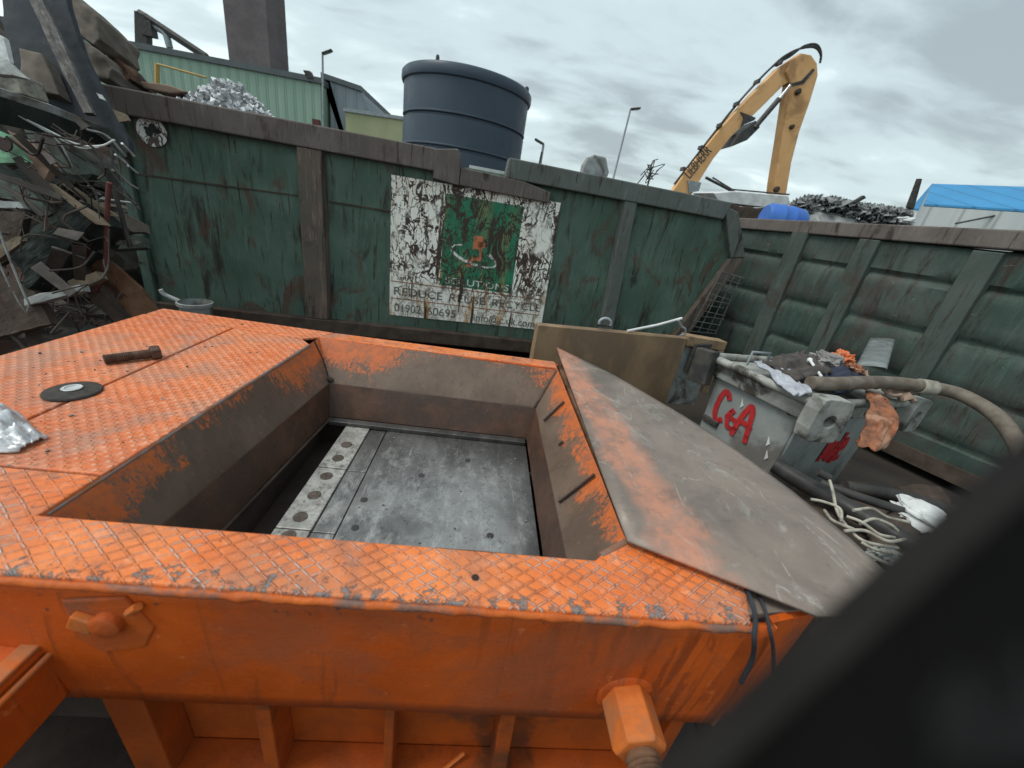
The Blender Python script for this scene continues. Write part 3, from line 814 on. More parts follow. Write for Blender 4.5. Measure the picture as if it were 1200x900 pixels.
tag(MB().tube([ony(827, 208, 17), ony(862, 226, 17)], .05, 6).build('steel_pole', 'darksteel'), 'thin dark bar slanting down from the foot of the yellow boom', 'bar')

# ================================================================== SKIP ONE (behind the machine)
AO = np.array([-.719, 5.197, 0]); AD = np.array([.994, .105, 0]); AN = np.array([-.105, .994, 0])
skA = thing('roll_off_skip', 'long green rusty skip with a stained white sign behind the orange machine', 'skip', AO, (0, 0, math.atan2(.105, .994)), 'green scrap skips')


def A(px, py, off=0.0):
    P = onpl(px, py, AO + AN * off, AN)
    return np.dot(P - AO, AD), P[2]


def dented(poly_s, z0, z1, seed, amp=.034, y=0.0, n=64):
    """a plate in the skip's own axes with shallow dents; poly_s(z) gives the left and right end at a height"""
    o = MB()

    def f(u, v):
        z = z0 + (z1 - z0) * v
        a, b = poly_s(z)
        s_ = a + (b - a) * u
        k = mnoise.noise(Vector((s_ * 1.1, z * 1.3, seed))) + .5 * mnoise.noise(Vector((s_ * 3.1, z * 3, seed + 4)))
        return (s_, y + amp * max(0.0, k + .12), z)
    return o.grid(f, n, 28)


def a_right(z):
    pts = [(.0, 3.40), (.7, 3.70), (1.87, 4.16), (2.42, 3.72)]
    for (za, sa), (zb, sb) in zip(pts, pts[1:]):
        if z <= zb: return sa + (sb - sa) * (z - za) / (zb - za)
    return pts[-1][1]


dented(lambda z: (-3.2, a_right(z)), .16, 2.34, 3).build('side_panel', 'green', skA, 60, solid=.012, local=True)
# hull ends, far side, floor
MB().span((-3.24, .012, .2), (-3.18, 2.4, 2.3)).build('end_panel', 'green', skA, local=True)
MB().span((-3.2, 2.36, .2), (3.6, 2.42, 2.35)).build('far_panel', 'green', skA, local=True)
MB().span((-3.15, .05, .2), (3.45, 2.34, .26)).build('floor_panel', 'darkrust', skA, local=True)
pr = [(3.40, 0.2), (3.70, .7), (4.16, 1.87), (3.72, 2.40)]
for (s0, z0), (s1, z1) in zip(pr, pr[1:]):
    MB().prism([(s0, .02, z0), (s1, .02, z1), (s1 - .06, .02, z1), (s0 - .06, .02, z0)], (0, 2.38, 0)).build('end_panel', 'green', skA, local=True)
# rails
MB().span((-3.34, -.10, 2.235), (-.03, .09, 2.465)).build('top_rail', 'rail', skA, bevel=.014, local=True)
MB().prism([(1.0 - .22, -.10, 2.30), (3.74, -.10, 2.285), (3.80, -.10, 2.50), (.80, -.10, 2.515)], (0, .19, 0)).build('top_rail', 'railgreen', skA, bevel=.014, local=True)
MB().span((-3.3, 2.33, 2.25), (3.75, 2.47, 2.44)).build('top_rail', 'rail', skA, bevel=.014, local=True)
MB().prism([(-.045, -.115, 2.16), (.25, -.115, 2.13), (.25, -.115, 2.44), (.21, -.115, 2.50), (-.045, -.115, 2.455)], (0, .21, 0)).build('hook_bracket', 'rail', skA, bevel=.01, local=True)
MB().prism([(.255, -.10, 2.135), (1.36, -.10, 2.115), (1.36, -.10, 2.235), (1.0, -.10, 2.30), (.255, -.10, 2.325)], (0, .17, 0)).build('top_rail', 'rail', skA, bevel=.012, local=True)
MB().span((.36, .14, 2.27), (.98, .17, 2.385)).build('inner_strip', 'white', skA, local=True)


def channel(s0, s1, z0, z1, mat='post', dep=.09, dx=0.0):
    o = MB()
    o.prism([(s0, -.004, z0), (s0 + .03, -dep, z0), (s1 - .03, -dep, z0), (s1, -.004, z0)], (dx, 0, z1 - z0))
    return o.build('stiffener', mat, skA, bevel=.008, local=True)


channel(-1.53, -1.22, .34, 2.232, 'post')
channel(2.44, 2.66, .34, 2.29, 'railgreen', .09, -.14)
MB().prism([(3.70, -.09, 2.46), (3.94, -.09, 2.40), (4.28, -.09, 1.87), (4.06, -.09, 1.83)], (0, .17, 0)).build('end_post', 'railgreen', skA, bevel=.015, local=True)
MB().prism([(4.06, -.085, 1.825), (4.28, -.085, 1.865), (3.78, -.085, .55), (3.55, -.085, .55)], (0, .15, 0)).build('end_post', 'post', skA, bevel=.015, local=True)
MB().span((-3.27, -.05, .16), (-3.17, .03, 2.232)).build('end_post', 'green', skA, bevel=.01, local=True)
MB().prism([(-3.16, -.014, 1.695), (-1.54, -.014, 1.735), (-1.54, -.014, 1.750), (-3.16, -.014, 1.710)], (0, .02, 0)).build('weld_line', 'darkrust', skA, local=True)
MB().span((-1.21, -.013, 1.725), (-.52, .01, 1.742)).build('weld_line', 'darkrust', skA, local=True)
MB().span((-3.2, -.10, .16), (3.5, .02, .335)).build('bottom_rail', 'darkrust', skA, bevel=.012, local=True)
for yy in (.35, 1.9):
    MB().span((-3.2, yy, .0), (3.4, yy + .12, .195)).build('skid', 'darkrust', skA, local=True)
# round sticker
c_ = A(178, 148)
disc = MB()
c_ = (c_[0], c_[1] - .05)
disc.lathe([(.137, -.0), (.137, .004)], (c_[0], -.016, c_[1]), (0, -1, 0), 36)
o = disc.build('round_sticker', 'signlogo', skA, local=True)
q = MB()
for i in range(9):
    an = random.random() * 6.28; rr_ = random.uniform(.01, .07)
    q.lathe([(random.uniform(.018, .038), 0), (.012, .002)], (c_[0] + rr_ * math.cos(an) + .005, -.021, c_[1] + rr_ * math.sin(an) * .8), (0, -1, 0), 9)
q.build('worn_print', 'blackgreen', o, local=True)

# the sign
SX0, SX1, SZ0, SZ1 = -.50, 1.55, .475, 2.145


def sg(u, v): return (SX0 + (SX1 - SX0) * u, SZ0 + (SZ1 - SZ0) * v)


sign = MB().prism([(SX0, -.020, SZ0), (SX1 + .02, -.020, SZ0 + .02), (SX1 - .02, -.020, SZ1), (SX0 - .02, -.020, SZ1 - .02)], (0, .008, 0)).build('sign_panel', 'signwhite', skA, local=True)


def sbox(u0, v0, u1, v1, name, mat, y=-.0225):
    a, b = sg(u0, v0), sg(u1, v1)
    return MB().span((a[0], y, a[1]), (b[0], y + .0022, b[1])).build(name, mat, sign, local=True)


sbox(.30, .285, .765, .93, 'green_block', 'signgreen')
RX = Matrix.Rotation(rad(90), 3, 'X')


def stext(s, u, v, h, mat, width, y=-.0235):
    a = sg(u, v)
    o = lettering('lettering', s, mat, sign, (a[0], y, a[1]), h, RX, 1.0, .0008)
    xs = [vv.co.x for vv in o.data.vertices]; w = max(xs) - min(xs); k = width * (SX1 - SX0) / w; x0 = min(xs)
    for vv in o.data.vertices: vv.co.x = a[0] + (vv.co.x - x0) * k
    return o


stext('REDUCE', .025, .165, .145, 'signtext', .30)
stext('REUSE', .37, .165, .145, 'signtext', .235)
stext('RECYCLE', .65, .165, .145, 'signtext', .33)
stext('01902', .03, .035, .150, 'signtext', .165)
stext('60695', .235, .035, .150, 'signtext', .185)
stext('info@c.uk.com', .54, .028, .145, 'signtext', .42)
stext('SOLUTIONS', .335, .30, .118, 'signlogo', .41, -.0245)
sbox(.005, .262, .98, .269, 'rule_line', 'signline')
sbox(.005, .132, .98, .139, 'rule_line', 'signline')
# swoosh: a flat elliptical ring round a blocky orange figure
cu, cz = sg(.50, .53)
ring = MB()
vs, fs = [], []
N = 56
for k in range(N):
    an = 2 * math.pi * k / N
    wdt = .010 + .008 * math.sin(an * 1.0 + .6) ** 2
    for rr_ in (-wdt, wdt):
        ex, ez = (.30 + rr_) * math.cos(an), (.098 + rr_) * math.sin(an)
        ca, sa = math.cos(rad(-13)), math.sin(rad(-13))
        vs.append((cu + ex * ca - ez * sa, -.0262, cz + ex * sa + ez * ca))
for k in range(N):
    if 9 <= k <= 19: continue
    j = (k + 1) % N
    fs.append((2 * k, 2 * j, 2 * j + 1, 2 * k + 1))
ring.add(vs, fs).build('swoosh', 'signlogo', sign, solid=.0015, local=True)
for (u0, v0, u1, v1) in ((.485, .50, .545, .68), (.455, .445, .495, .50), (.515, .60, .56, .64)):
    sbox(u0, v0, u1, v1, 'logo_figure', 'signorange', -.0242)
MB().lathe([(.055, 0), (.055, .002)], (cu + .01, -.0245, cz + .04), (0, -1, 0), 22).build('logo_dot', 'signgreen', sign, local=True)

# contents of skip one
o = MB()
rnd = random.Random(4)
hc = [(-2.13, 1.0, 2.72), (-2.5, 1.0, 2.5), (-1.8, 1.0, 2.6)]
for i in range(2600):
    s_ = rnd.uniform(-3.1, -1.65); t_ = rnd.uniform(.15, 1.9)
    h = 2.44 + .42 * math.exp(-((s_ + 2.50) / .40) ** 2 - ((t_ - .9) / .6) ** 2) - .12 * abs(t_ - .8)
    z = h - abs(rnd.gauss(0, .05)); w = rnd.uniform(.015, .045)
    u = Vector((rnd.gauss(0, 1), rnd.gauss(0, 1), rnd.gauss(0, 1))).normalized(); v = u.orthogonal().normalized(); n_ = u.cross(v)
    c = Vector((s_, t_, z))
    o.add([c - u * w - v * w * .6, c + u * w - v * w * .5 + n_ * w * .5, c + u * w * .8 + v * w * .6, c - u * w + v * w * .7 + n_ * w * .4, c + n_ * w * .7],
          [(0, 1, 4), (1, 2, 4), (2, 3, 4), (3, 0, 4)])
o.v = [tuple(WM[skA.name] @ Vector(p)) for p in o.v]
tag(o.build('foil_scrap_heap', 'alu', two=True), 'heap of crumpled silver aluminium pieces in the green skip', 'scrap heap', kind='stuff')
o = MB()
o.grid(lambda u, v: tuple(WM[skA.name] @ Vector((-3.1 + 6.4 * u, .06 + 2.25 * v, 2.05 + .36 * math.exp(-((-3.1 + 6.4 * u + 2.2) / .7) ** 2) + .10 * mnoise.noise(Vector((u * 14, v * 6, 2)))))), 60, 24)
tag(o.build('scrap_fill', 'shred'), 'dark mixed scrap filling the long green skip', 'scrap', kind='stuff')


def crumple(name, mat, c, d, seed, label, cat, freq=1.7, amp=.35, sub=4):
    o = MB().lump(c, d, seed, amp, sub, freq).build(name, mat)
    return tag(o, label, cat)


Pt = A(195, 100, .5)
o = MB()
a = [onpl(x, y, AO + AN * .5, AN) for x, y in ((164, 95), (196, 99), (218, 107), (200, 109), (168, 103))]
tag(o.prism(a, AN * .5).build('card_strip', 'salmon', bevel=.01), 'brown strip of card lying on the left part of the skip load', 'card strip')
P_ = [onpl(x, y, AO + AN * .9, AN) for x, y in ((682, 204), (684, 193), (690, 184), (698, 181), (711, 184), (714, 202), (712, 208))]
o = MB().prism(P_, AN * .14)
o.v = [tuple(np.array(p) + .02 * mnoise.noise(Vector(p) * 7)) for p in o.v]
tag(o.build('crumpled_sheet', 'palegrey', bevel=.02), 'crumpled pale grey metal lump on the skip rim below the tall leaning lamp', 'scrap metal')
o = MB()
rnd = random.Random(3)
c = onpl(763, 202, AO + AN * .7, AN)
for i in range(10):
    p = [c + np.array([rnd.gauss(0, .06), rnd.gauss(0, .06), rnd.gauss(0, .07)]) for _ in range(4)]
    o.tube(smoothline(p, 4), .006, 5)
o.tube([c + np.array([0, 0, -.25]), c], .012, 6)
tag(o.build('wire_tangle', 'darksteel'), 'small dark tangle of wire sticking up above the rim left of the excavator boom', 'wire')
tag(MB().tube([onpl(632, 192, AO + AN * .6, AN), onpl(635, 178, AO + AN * .6, AN)], .012, 6).build('steel_bar', 'darksteel'), 'short thin bar standing up from the skip beside the tank', 'bar')

# ================================================================== SKIP TWO (right)
BO = np.array([4.27, 4.88, 0]); BD = np.array([.399, -.917, 0]); BN = np.array([.917, .399, 0])
skB = thing('roll_off_skip', 'dark green ribbed skip with rusty rim on the right behind the grey bin', 'skip', BO, (0, 0, math.atan2(-.917, .399)), 'green scrap skips')
S0, S1 = -1.95, 3.4
lev = [0.2, .43, .92, 1.42, 1.93, 2.30]


def bprof(z):
    """the pressed bands of the side: each band leans out downwards and ends on a ledge"""
    for a, b in zip(lev, lev[1:]):
        if z <= b:
            k = (z - a) / (b - a)
            if k > .90: return -.012 - .034 * (1 - k) / .10
            if k < .06: return -.012
            return -.012 - .034 * min(1, (k - .06) / .12) * 1.0
    return 0


zs = []
for a, b in zip(lev, lev[1:]):
    for k in (.0, .05, .10, .18, .35, .55, .75, .895, .95, .995): zs.append(a + (b - a) * k)
o = MB()
nS = 90
rows = []
for z in zs:
    rows.append([(S0 + (S1 - S0) * i / (nS - 1), bprof(z) + .018 * mnoise.noise(Vector((i * .10, z * 2, 8))) + .012 * mnoise.noise(Vector((i * .35, z * 6, 3))), z) for i in range(nS)])
vs = [p for r_ in rows for p in r_]
fs = [(j * nS + i, j * nS + i + 1, (j + 1) * nS + i + 1, (j + 1) * nS + i) for j in range(len(rows) - 1) for i in range(nS - 1)]
o.add(vs, fs).build('side_panel', 'green2', skB, 35, local=True, solid=.01)
MB().span((S0, 2.3, .2), (S1, 2.36, 2.3)).build('far_panel', 'green2', skB, local=True)
MB().span((S0 - .03, .02, .2), (S0 + .03, 2.3, 2.3)).build('end_panel', 'green2', skB, local=True)
MB().span((S1 - .03, .02, .2), (S1 + .03, 2.3, 2.3)).build('end_panel', 'green2', skB, local=True)
MB().span((S0, .02, .18), (S1, 2.3, .24)).build('floor_panel', 'darkrust', skB, local=True)
MB().prism([(S0, -.10, 2.235), (S1, -.10, 2.36), (S1, -.10, 2.55), (S0, -.10, 2.375)], (0, .17, 0)).build('top_rail', 'rail', skB, bevel=.014, local=True)
MB().span((S0, 2.28, 2.25), (S1, 2.44, 2.45)).build('top_rail', 'rail', skB, bevel=.014, local=True)
for s0, w in ((-.62, .24), (.16, .24), (1.12, .25), (2.2, .25)):
    MB().prism([(s0, -.03, .3), (s0 + .02, -.10, .3), (s0 + w - .02, -.10, .3), (s0 + w, -.03, .3)], (0, 0, 1.98)).build('stiffener', 'postgreen', skB, bevel=.008, local=True)
MB().span((S0, -.1, .1), (S1, .02, .26)).build('bottom_rail', 'darkrust', skB, local=True)
for yy in (.35, 1.9):
    MB().span((S0, yy, 0), (S1, yy + .12, .178)).build('skid', 'darkrust', skB, local=True)


def Bw(px, py, off):
    return onpl(px, py, BO + BN * off, BN)


o = MB()
rnd = random.Random(8)
MBw = WM[skB.name]
o.grid(lambda u, v: tuple(MBw @ Vector((S0 + .06 + (S1 - S0 - .12) * u, .06 + 2.2 * v, 2.24 + .07 * mnoise.noise(Vector((u * 16, v * 7, 1))) + .12 * u))), 70, 26)
tag(o.build('scrap_fill', 'shred'), 'dark grey scrap filling the right hand skip', 'scrap', kind='stuff')
o = MB()
top = [(938, 232), (952, 229), (975, 231), (1000, 236), (1015, 238), (1040, 243), (1064, 246), (1064, 262), (938, 262)]
for i in range(2600):
    px = rnd.uniform(930, 1066)
    ytop = np.interp(px, [930, 945, 960, 980, 1010, 1040, 1066], [238, 231, 231, 233, 239, 243, 247])
    py = ytop + abs(rnd.gauss(0, 9)) + 1
    c = Vector(ony(px, py, 15 + rnd.uniform(-.6, .6))); w = rnd.uniform(.04, .17)
    u = Vector((rnd.gauss(0, 1), rnd.gauss(0, 1), rnd.gauss(0, 1))).normalized(); v = u.orthogonal().normalized(); n_ = u.cross(v)
    o.add([c - u * w - v * w * .6, c + u * w - v * w * .5 + n_ * w * .5, c + u * w * .8 + v * w * .6, c - u * w + v * w * .7 + n_ * w * .4], [(0, 1, 2), (0, 2, 3)])
    pass
hl, hr = ony(925, 238, 15), ony(1070, 246, 15)
o.grid(lambda u, v: (hl[0] - .4 + (hr[0] - hl[0] + .8) * u, 13.2 + 3.6 * v, max(.02, (np.interp(u, [0, .06, .2, .4, .65, .9, 1], [1.6, 3.3, 3.75, 3.7, 3.5, 3.4, 1.8]) + .1) * math.sin(math.pi * min(1, max(0, v))) ** .35 + .12 * mnoise.noise(Vector((u * 12, v * 8, 5))))), 70, 30)
tag(o.build('shredded_scrap_heap', 'shred', two=True), 'grey heap of shredded metal right of the excavator stick', 'scrap heap', kind='stuff')

t = thing('plastic_drum', 'blue plastic drum lying on its side below the excavator stick', 'drum', Bw(921, 247, .7))
ce = Bw(921, 248, .7)
ax = np.array([.93, -.12, -.03]); ax /= np.linalg.norm(ax)
MB().lathe([(.05, -.30), (.17, -.295), (.205, -.25), (.215, -.10), (.222, -.09), (.222, -.07), (.215, -.06), (.215, .06), (.222, .07), (.222, .09), (.215, .10), (.205, .25), (.17, .295), (.05, .30)], ce - np.array([0, 0, .13]), ax, 32).build('drum_body', 'drumblue', t, 40)
MB().lathe([(.03, .30), (.03, .325)], ce - np.array([0, 0, .06]), ax, 12).build('cap', 'exdark', t)
o = MB()
e_ = [(836, 226), (862, 224), (895, 227), (924, 229), (927, 240), (905, 244), (870, 240), (842, 236)]
P_ = [ony(x, y, 11) for x, y in e_]
o.prism(P_, (0, 1.2, .05))
tag(o.build('plastic_sheet', 'white', bevel=.02), 'torn white sheet lying on scrap below the excavator boom', 'plastic sheet')
o = MB()
P_ = [ony(x, y, 10.8) for x, y in ((842, 236), (858, 238), (868, 242), (880, 242), (893, 246), (925, 243), (925, 262), (842, 262))]
tag(o.prism(P_, (0, 1.6, 0)).build('dark_scrap_slab', 'darkrust', bevel=.02), 'dark brown ragged slab under the torn white sheet', 'scrap metal')
tag(MB().prism([ony(1000, 237, 14.1), ony(1013, 229, 14.1), ony(1015, 232, 14.1), ony(1003, 239, 14.1)], (0, .12, 0)).build('steel_bar', 'darksteel'), 'short dark bar poking up out of the shredded scrap heap', 'bar')
tag(MB().prism([ony(1066, 243, 13.5), ony(1079, 209, 13.5), ony(1081, 210, 13.5), ony(1071, 246, 13.5)], (0, .15, 0)).build('steel_bar', 'darksteel', bevel=.01), 'leaning dark post in front of the blue roofed building', 'post')
tag(MB().tube([ony(835, 208, 12), ony(858, 222, 12), ony(925, 228, 12)], .02, 6).build('cable', 'darksteel', None, 60), 'thin dark cable strung over the white sheet', 'cable')
crumple('crumpled_sheet', 'white', ony(1062, 258, 9), (.16, .1, .06), 5, 'small white crumpled scrap at the skip rim left of the blue roofed building', 'scrap metal', 2.0, .8, 3)

# ---- mesh panel leaning by the end of skip one
o = thing('wire_mesh_panel', 'loose wire mesh panel at the right end of the signed skip', 'mesh panel', onpl(830, 390, AO - AN * .35, AN))
m = MB()
q00, q10, q01, q11 = (onpl(x, y, AO - AN * .25, AN) for x, y in ((808, 388), (838, 392), (846, 318), (868, 325)))
for k in range(12):
    u = k / 11
    m.tube([q00 * (1 - u) + q01 * u + (0, rnd.uniform(-.03, .03), 0), q10 * (1 - u) + q11 * u + (rnd.uniform(-.04, .06), 0, rnd.uniform(-.02, .02))], .006, 5)
m.build('cross_wires', 'scraptube', o)
m = MB()
for k in range(4):
    u = k / 3
    m.tube([q00 * (1 - u) + q10 * u, (q01 * (1 - u) + q11 * u)], .006, 5)
m.build('long_wires', 'scraptube', o)

# ================================================================== ORANGE MACHINE
mc = thing('scrap_baler', 'orange scrap baler with tread plate deck and open hopper', 'scrap baler', (-.5, 1.6, 0))
Z = 1.0
RIM = dict(l=-1.085, r=.555, f=.845, b=2.47, lb=-1.025)
BND = dict(l=-1.0, r=.425, f=.95, b=2.30, lb=-.905)
BOT = dict(l=-.955, r=.39, f=.96, b=2.215, lb=-.875)
zB, zO = .765, .575


def deck(pts, name='deck_plate', mat='tread', th=.02, z=Z, bevel=.006):
    return MB().prism([(x, y, z - th) for x, y in pts], (0, 0, th)).build(name, mat, mc, bevel=bevel)


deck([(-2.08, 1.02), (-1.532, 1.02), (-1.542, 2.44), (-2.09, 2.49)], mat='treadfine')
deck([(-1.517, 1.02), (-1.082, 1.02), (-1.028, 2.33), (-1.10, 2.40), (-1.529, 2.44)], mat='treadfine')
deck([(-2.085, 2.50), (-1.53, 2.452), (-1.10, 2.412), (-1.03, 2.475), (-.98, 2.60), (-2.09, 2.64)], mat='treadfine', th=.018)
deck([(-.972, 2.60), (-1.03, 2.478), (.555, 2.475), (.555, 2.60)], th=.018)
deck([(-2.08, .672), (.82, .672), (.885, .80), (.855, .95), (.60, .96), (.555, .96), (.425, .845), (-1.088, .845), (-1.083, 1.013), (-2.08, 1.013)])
# body under the deck: sides that carry it
MB().span((-2.06, 1.0, .04), (-2.02, 2.6, .979)).build('side_panel', 'orange', mc)
MB().span((-2.06, 2.585, .04), (.86, 2.615, .978)).build('back_panel', 'orange', mc)
MB().span((-2.02, .80, .93), (-1.12, 2.55, .976)).build('deck_frame', 'void', mc)
MB().span((.83, .95, .04), (.86, 2.585, .899)).build('side_panel', 'orange', mc)
# rounded lip above the fascia, uneven weld
o = MB()
pts = [(-2.08 + 2.9 * i / 80, .668 + .004 * mnoise.noise(Vector((i * .7, 0, 0))), .982 + .005 * mnoise.noise(Vector((i * .5, 3, 0)))) for i in range(81)]
o.tube(pts, [.011 + .006 * mnoise.noise(Vector((i * .9, 5, 0))) for i in range(81)], 8).build('edge_weld', 'lipmix', mc, 60)


def ringpts(K, z):
    return {'lf': (K['l'], K['f'], z), 'rf': (K['r'], K['f'], z), 'rb': (K['r'], K['b'], z), 'lb': (K['lb'], K['b'], z)}


r1, r2, r3 = ringpts(RIM, Z - .004), ringpts(BND, zB), ringpts(BOT, zO)
def bent(A_, B_, C_, seed):
    """one folded plate: rim edge, bend, foot"""
    rows = [(np.array(p), np.array(q)) for p, q in (A_, B_, C_)]
    vv = [0, .35, .7, .93, 1.0, 1.07, 1.4, 1.7, 2.0]
    n_ = 40

    def f(i_, j_):
        u, v = i_ / (n_ - 1), vv[j_]
        k = int(min(v, 1.999)); w = v - k
        p = (rows[k][0] * (1 - u) + rows[k][1] * u) * (1 - w) + (rows[k + 1][0] * (1 - u) + rows[k + 1][1] * u) * w
        e_ = min(1, 9 * min(u, 1 - u))
        return p + np.array((1, 1, 0)) * .004 * e_ * mnoise.noise(Vector((u * 5, v * 2, seed)))
    o = MB()
    vs = [f(i_, j_) for j_ in range(len(vv)) for i_ in range(n_)]
    fs = [(j_ * n_ + i_, j_ * n_ + i_ + 1, (j_ + 1) * n_ + i_ + 1, (j_ + 1) * n_ + i_) for j_ in range(len(vv) - 1) for i_ in range(n_ - 1)]
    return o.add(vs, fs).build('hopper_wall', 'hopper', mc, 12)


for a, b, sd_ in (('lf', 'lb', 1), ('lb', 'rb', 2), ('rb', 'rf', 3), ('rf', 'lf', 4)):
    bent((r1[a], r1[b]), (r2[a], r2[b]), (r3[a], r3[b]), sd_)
# rolled top edges
MB().tube([(-1.086, .86, .986), (-1.062, 1.6, .988), (-1.03, 2.33, .988)], [.007, .010, .011], 10).build('rim_edge', 'deckedge', mc, 60)
MB().tube([(-1.03, 2.478, .987), (.54, 2.474, .989)], .010, 8).build('rim_edge', 'orange', mc, 60)
MB().tube(smoothline([(-1.03, 2.40, .997), (-.975, 2.375, .89), (-.92, 2.325, .79)]), .008, 6).build('corner_weld', 'void', mc)
MB().lump((-.905, 2.31, .785), (.024, .024, .018), 3, .5, 2).build('corner_knob', 'darkrust', mc)
MB().tube([(.45, .868, .99), (.548, .928, .994)], .014, 8).build('rim_edge', 'deckedge', mc, 60)
MB().tube(smoothline([(.552, 2.45, .99), (.48, 2.37, .87), (.42, 2.295, .77)]), .010, 6).build('corner_weld', 'darkrust', mc, 60)
for yy, k0, k1 in ((2.02, .12, .78), (1.32, .06, .86), (1.69, .45, .56)):
    p = [np.array((RIM['r'], yy, Z)) * (1 - k) + np.array((BND['r'], yy, zB)) * k + (-.012, .05 * (k - .5), 0) for k in (k0, (k0 + k1) / 2, k1)]
    MB().tube(p, .007, 6).build('weld_seam', 'darkrust', mc, 60)
# ledges at the foot of the walls
MB().span((BOT['lb'] + .01, BOT['b'] - .055, zO - .03), (BOT['r'] - .01, BOT['b'] - .008, zO - .002)).build('ledge_strip', 'bed', mc, bevel=.004)
MB().tube([(BOT['l'] + .008, .98, zO - .006), (BOT['lb'] + .008, 2.2, zO - .006)], .008, 8).build('ledge_strip', 'darkrust', mc, 60)
# bed
zb = .548
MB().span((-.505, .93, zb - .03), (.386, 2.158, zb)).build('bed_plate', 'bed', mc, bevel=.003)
for x, y in ((-.455, 1.52), (-.44, 1.34), (.02, 1.93), (.16, 1.36), (-.22, 1.75)):
    MB().lathe([(.017, .0006), (.017, .002), (.011, .003)], (x, y, zb), seg=14).build('plug', 'darksteel', mc)
for y0, y1 in ((.93, 1.298), (1.302, 1.732), (1.736, 2.158)):
    MB().span((-.607, y0, zb - .03), (-.511, y1, zb - .004)).build('wear_strip', 'bed', mc, bevel=.003)
for i, (y0, y1) in enumerate(((.93, 1.298), (1.303, 1.731), (1.737, 2.158))):
    bl = MB().span((-.757, y0, zb - .06), (-.612, y1, zb + .004)).build('blade_strip', 'blade', mc, bevel=.004)
    ys = [y0 + (y1 - y0) * k for k in ((.42, .9) if i == 0 else (.16, .5, .84) if i == 1 else (.2, .52))]
    for y in ys:
        MB().lathe([(.030, .0008), (.030, .0022), (.023, .0030), (.010, .0030)], (-.685, y, zb + .004), seg=20).build('bolt_head', 'boltgrey', bl, 40)
# the pit between the blade and the left wall
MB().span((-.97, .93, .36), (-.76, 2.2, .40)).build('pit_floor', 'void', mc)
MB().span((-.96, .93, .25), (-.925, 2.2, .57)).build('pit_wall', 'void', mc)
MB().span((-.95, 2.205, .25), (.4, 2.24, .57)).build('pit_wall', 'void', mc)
# fascia
fa = MB()
fa.grid(lambda u, v: (-2.08 + 2.98 * u, .690 - .014 * math.sin(math.pi * (1 - v)) * .6 - .008 * v + .004 * mnoise.noise(Vector((u * 9, v * 3, 2))), .985 - (.985 - .508) * (1 - v)), 60, 10)
fa.build('fascia', 'orange', mc, 60, solid=.016)
MB().prism([(.902, .695, .508), (1.06, .74, .508), (1.075, .735, .982), (.902, .69, .986)], (.0, .02, 0)).build('end_facet', 'orange', mc)
MB().tube([(.903, .687, .50), (.903, .684, .98)], .008, 8).build('edge_weld', 'nutpaint', mc, 60)
MB().span((.575, .965, .90), (.86, 2.58, .992)).build('deck_frame', 'rust', mc, bevel=.006)
MB().prism([(.83, .705, .99), (1.02, .735, .99), (.95, .86, .97), (.86, .95, .97)], (0, 0, -.02)).build('end_slope', 'cover', mc)
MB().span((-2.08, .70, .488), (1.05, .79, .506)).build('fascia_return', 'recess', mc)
# recess with ribs and shelf
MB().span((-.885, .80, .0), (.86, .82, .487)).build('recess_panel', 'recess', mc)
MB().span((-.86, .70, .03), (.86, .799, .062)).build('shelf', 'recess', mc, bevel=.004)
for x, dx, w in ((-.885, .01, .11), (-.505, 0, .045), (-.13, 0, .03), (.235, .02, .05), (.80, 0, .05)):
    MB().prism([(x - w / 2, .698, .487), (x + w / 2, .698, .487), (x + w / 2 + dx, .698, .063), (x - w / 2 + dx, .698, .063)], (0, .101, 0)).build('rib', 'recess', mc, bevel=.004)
MB().span((-2.0, .85, .02), (-.94, .88, .487)).build('recess_panel', 'void', mc)
MB().span((-2.0, .1, .004), (-.9, .849, .05)).build('shade_slab', 'void', mc)  # added slab, its dark colour stands for the shade left of the ribs
MB().tube([(.06, .72, .075), (.13, .76, .10)], .007, 6).build('loose_rod', 'nutpaint', mc)
# side arm towards the viewer
MB().span((-1.55, .15, .53), (-.985, .683, .742)).build('side_arm', 'orange', mc, bevel=.012)
MB().span((-1.03, .15, .743), (-.985, .68, .756)).build('arm_flange', 'nutpaint', mc, bevel=.005)
MB().tube([(-.972, .15, .722), (-.972, .68, .722)], .008, 8).build('arm_flange', 'nutpaint', mc, 60)
# boss plate with pin and keeper
bp = MB().prism([(-.885, .664, .93), (-.745, .664, .955), (-.70, .664, .85), (-.735, .664, .775), (-.84, .664, .745), (-.895, .664, .80)], (0, .030, 0)).build('boss_plate', 'bossmat', mc, bevel=.005)
MB().lathe([(.034, 0), (.034, .018), (.028, .022)], (-.795, .664, .868), (0, -1, 0), 24).build('pin', 'bossmat', bp, 40)
MB().box((-.845, .655, .872), (.052, .02, .046), np.array(Matrix.Rotation(rad(25), 3, 'Y'))).build('keeper', 'nutpaint', bp, bevel=.004)
MB().tube([(-.745, .664, .905), (-.715, .660, .935)], .010, 8).build('grease_nipple', 'nutpaint', bp)
# hex nut on a threaded rod
nc = (.560, .686, .655)
ft = MB().lathe([(.088, 0), (.088, .016), (.080, .022)], nc, (0, -1, 0), 28).build('nut_flange', 'orange', mc, 40)
hx = MB().lathe([(.066, .015), (.074, .022), (.074, .138), (.066, .150), (.05, .151)], nc, (0, -1, 0), 6, .5).build('hex_nut', 'nutpaint', mc, bevel=.004)
pr = [(.040, .15)]
for k in range(20):
    pr += [(.046, .165 + k * .012), (.040, .171 + k * .012)]
MB().lathe(pr, nc, (0, -1, 0), 20).build('threaded_rod', 'rust', hx, 30)
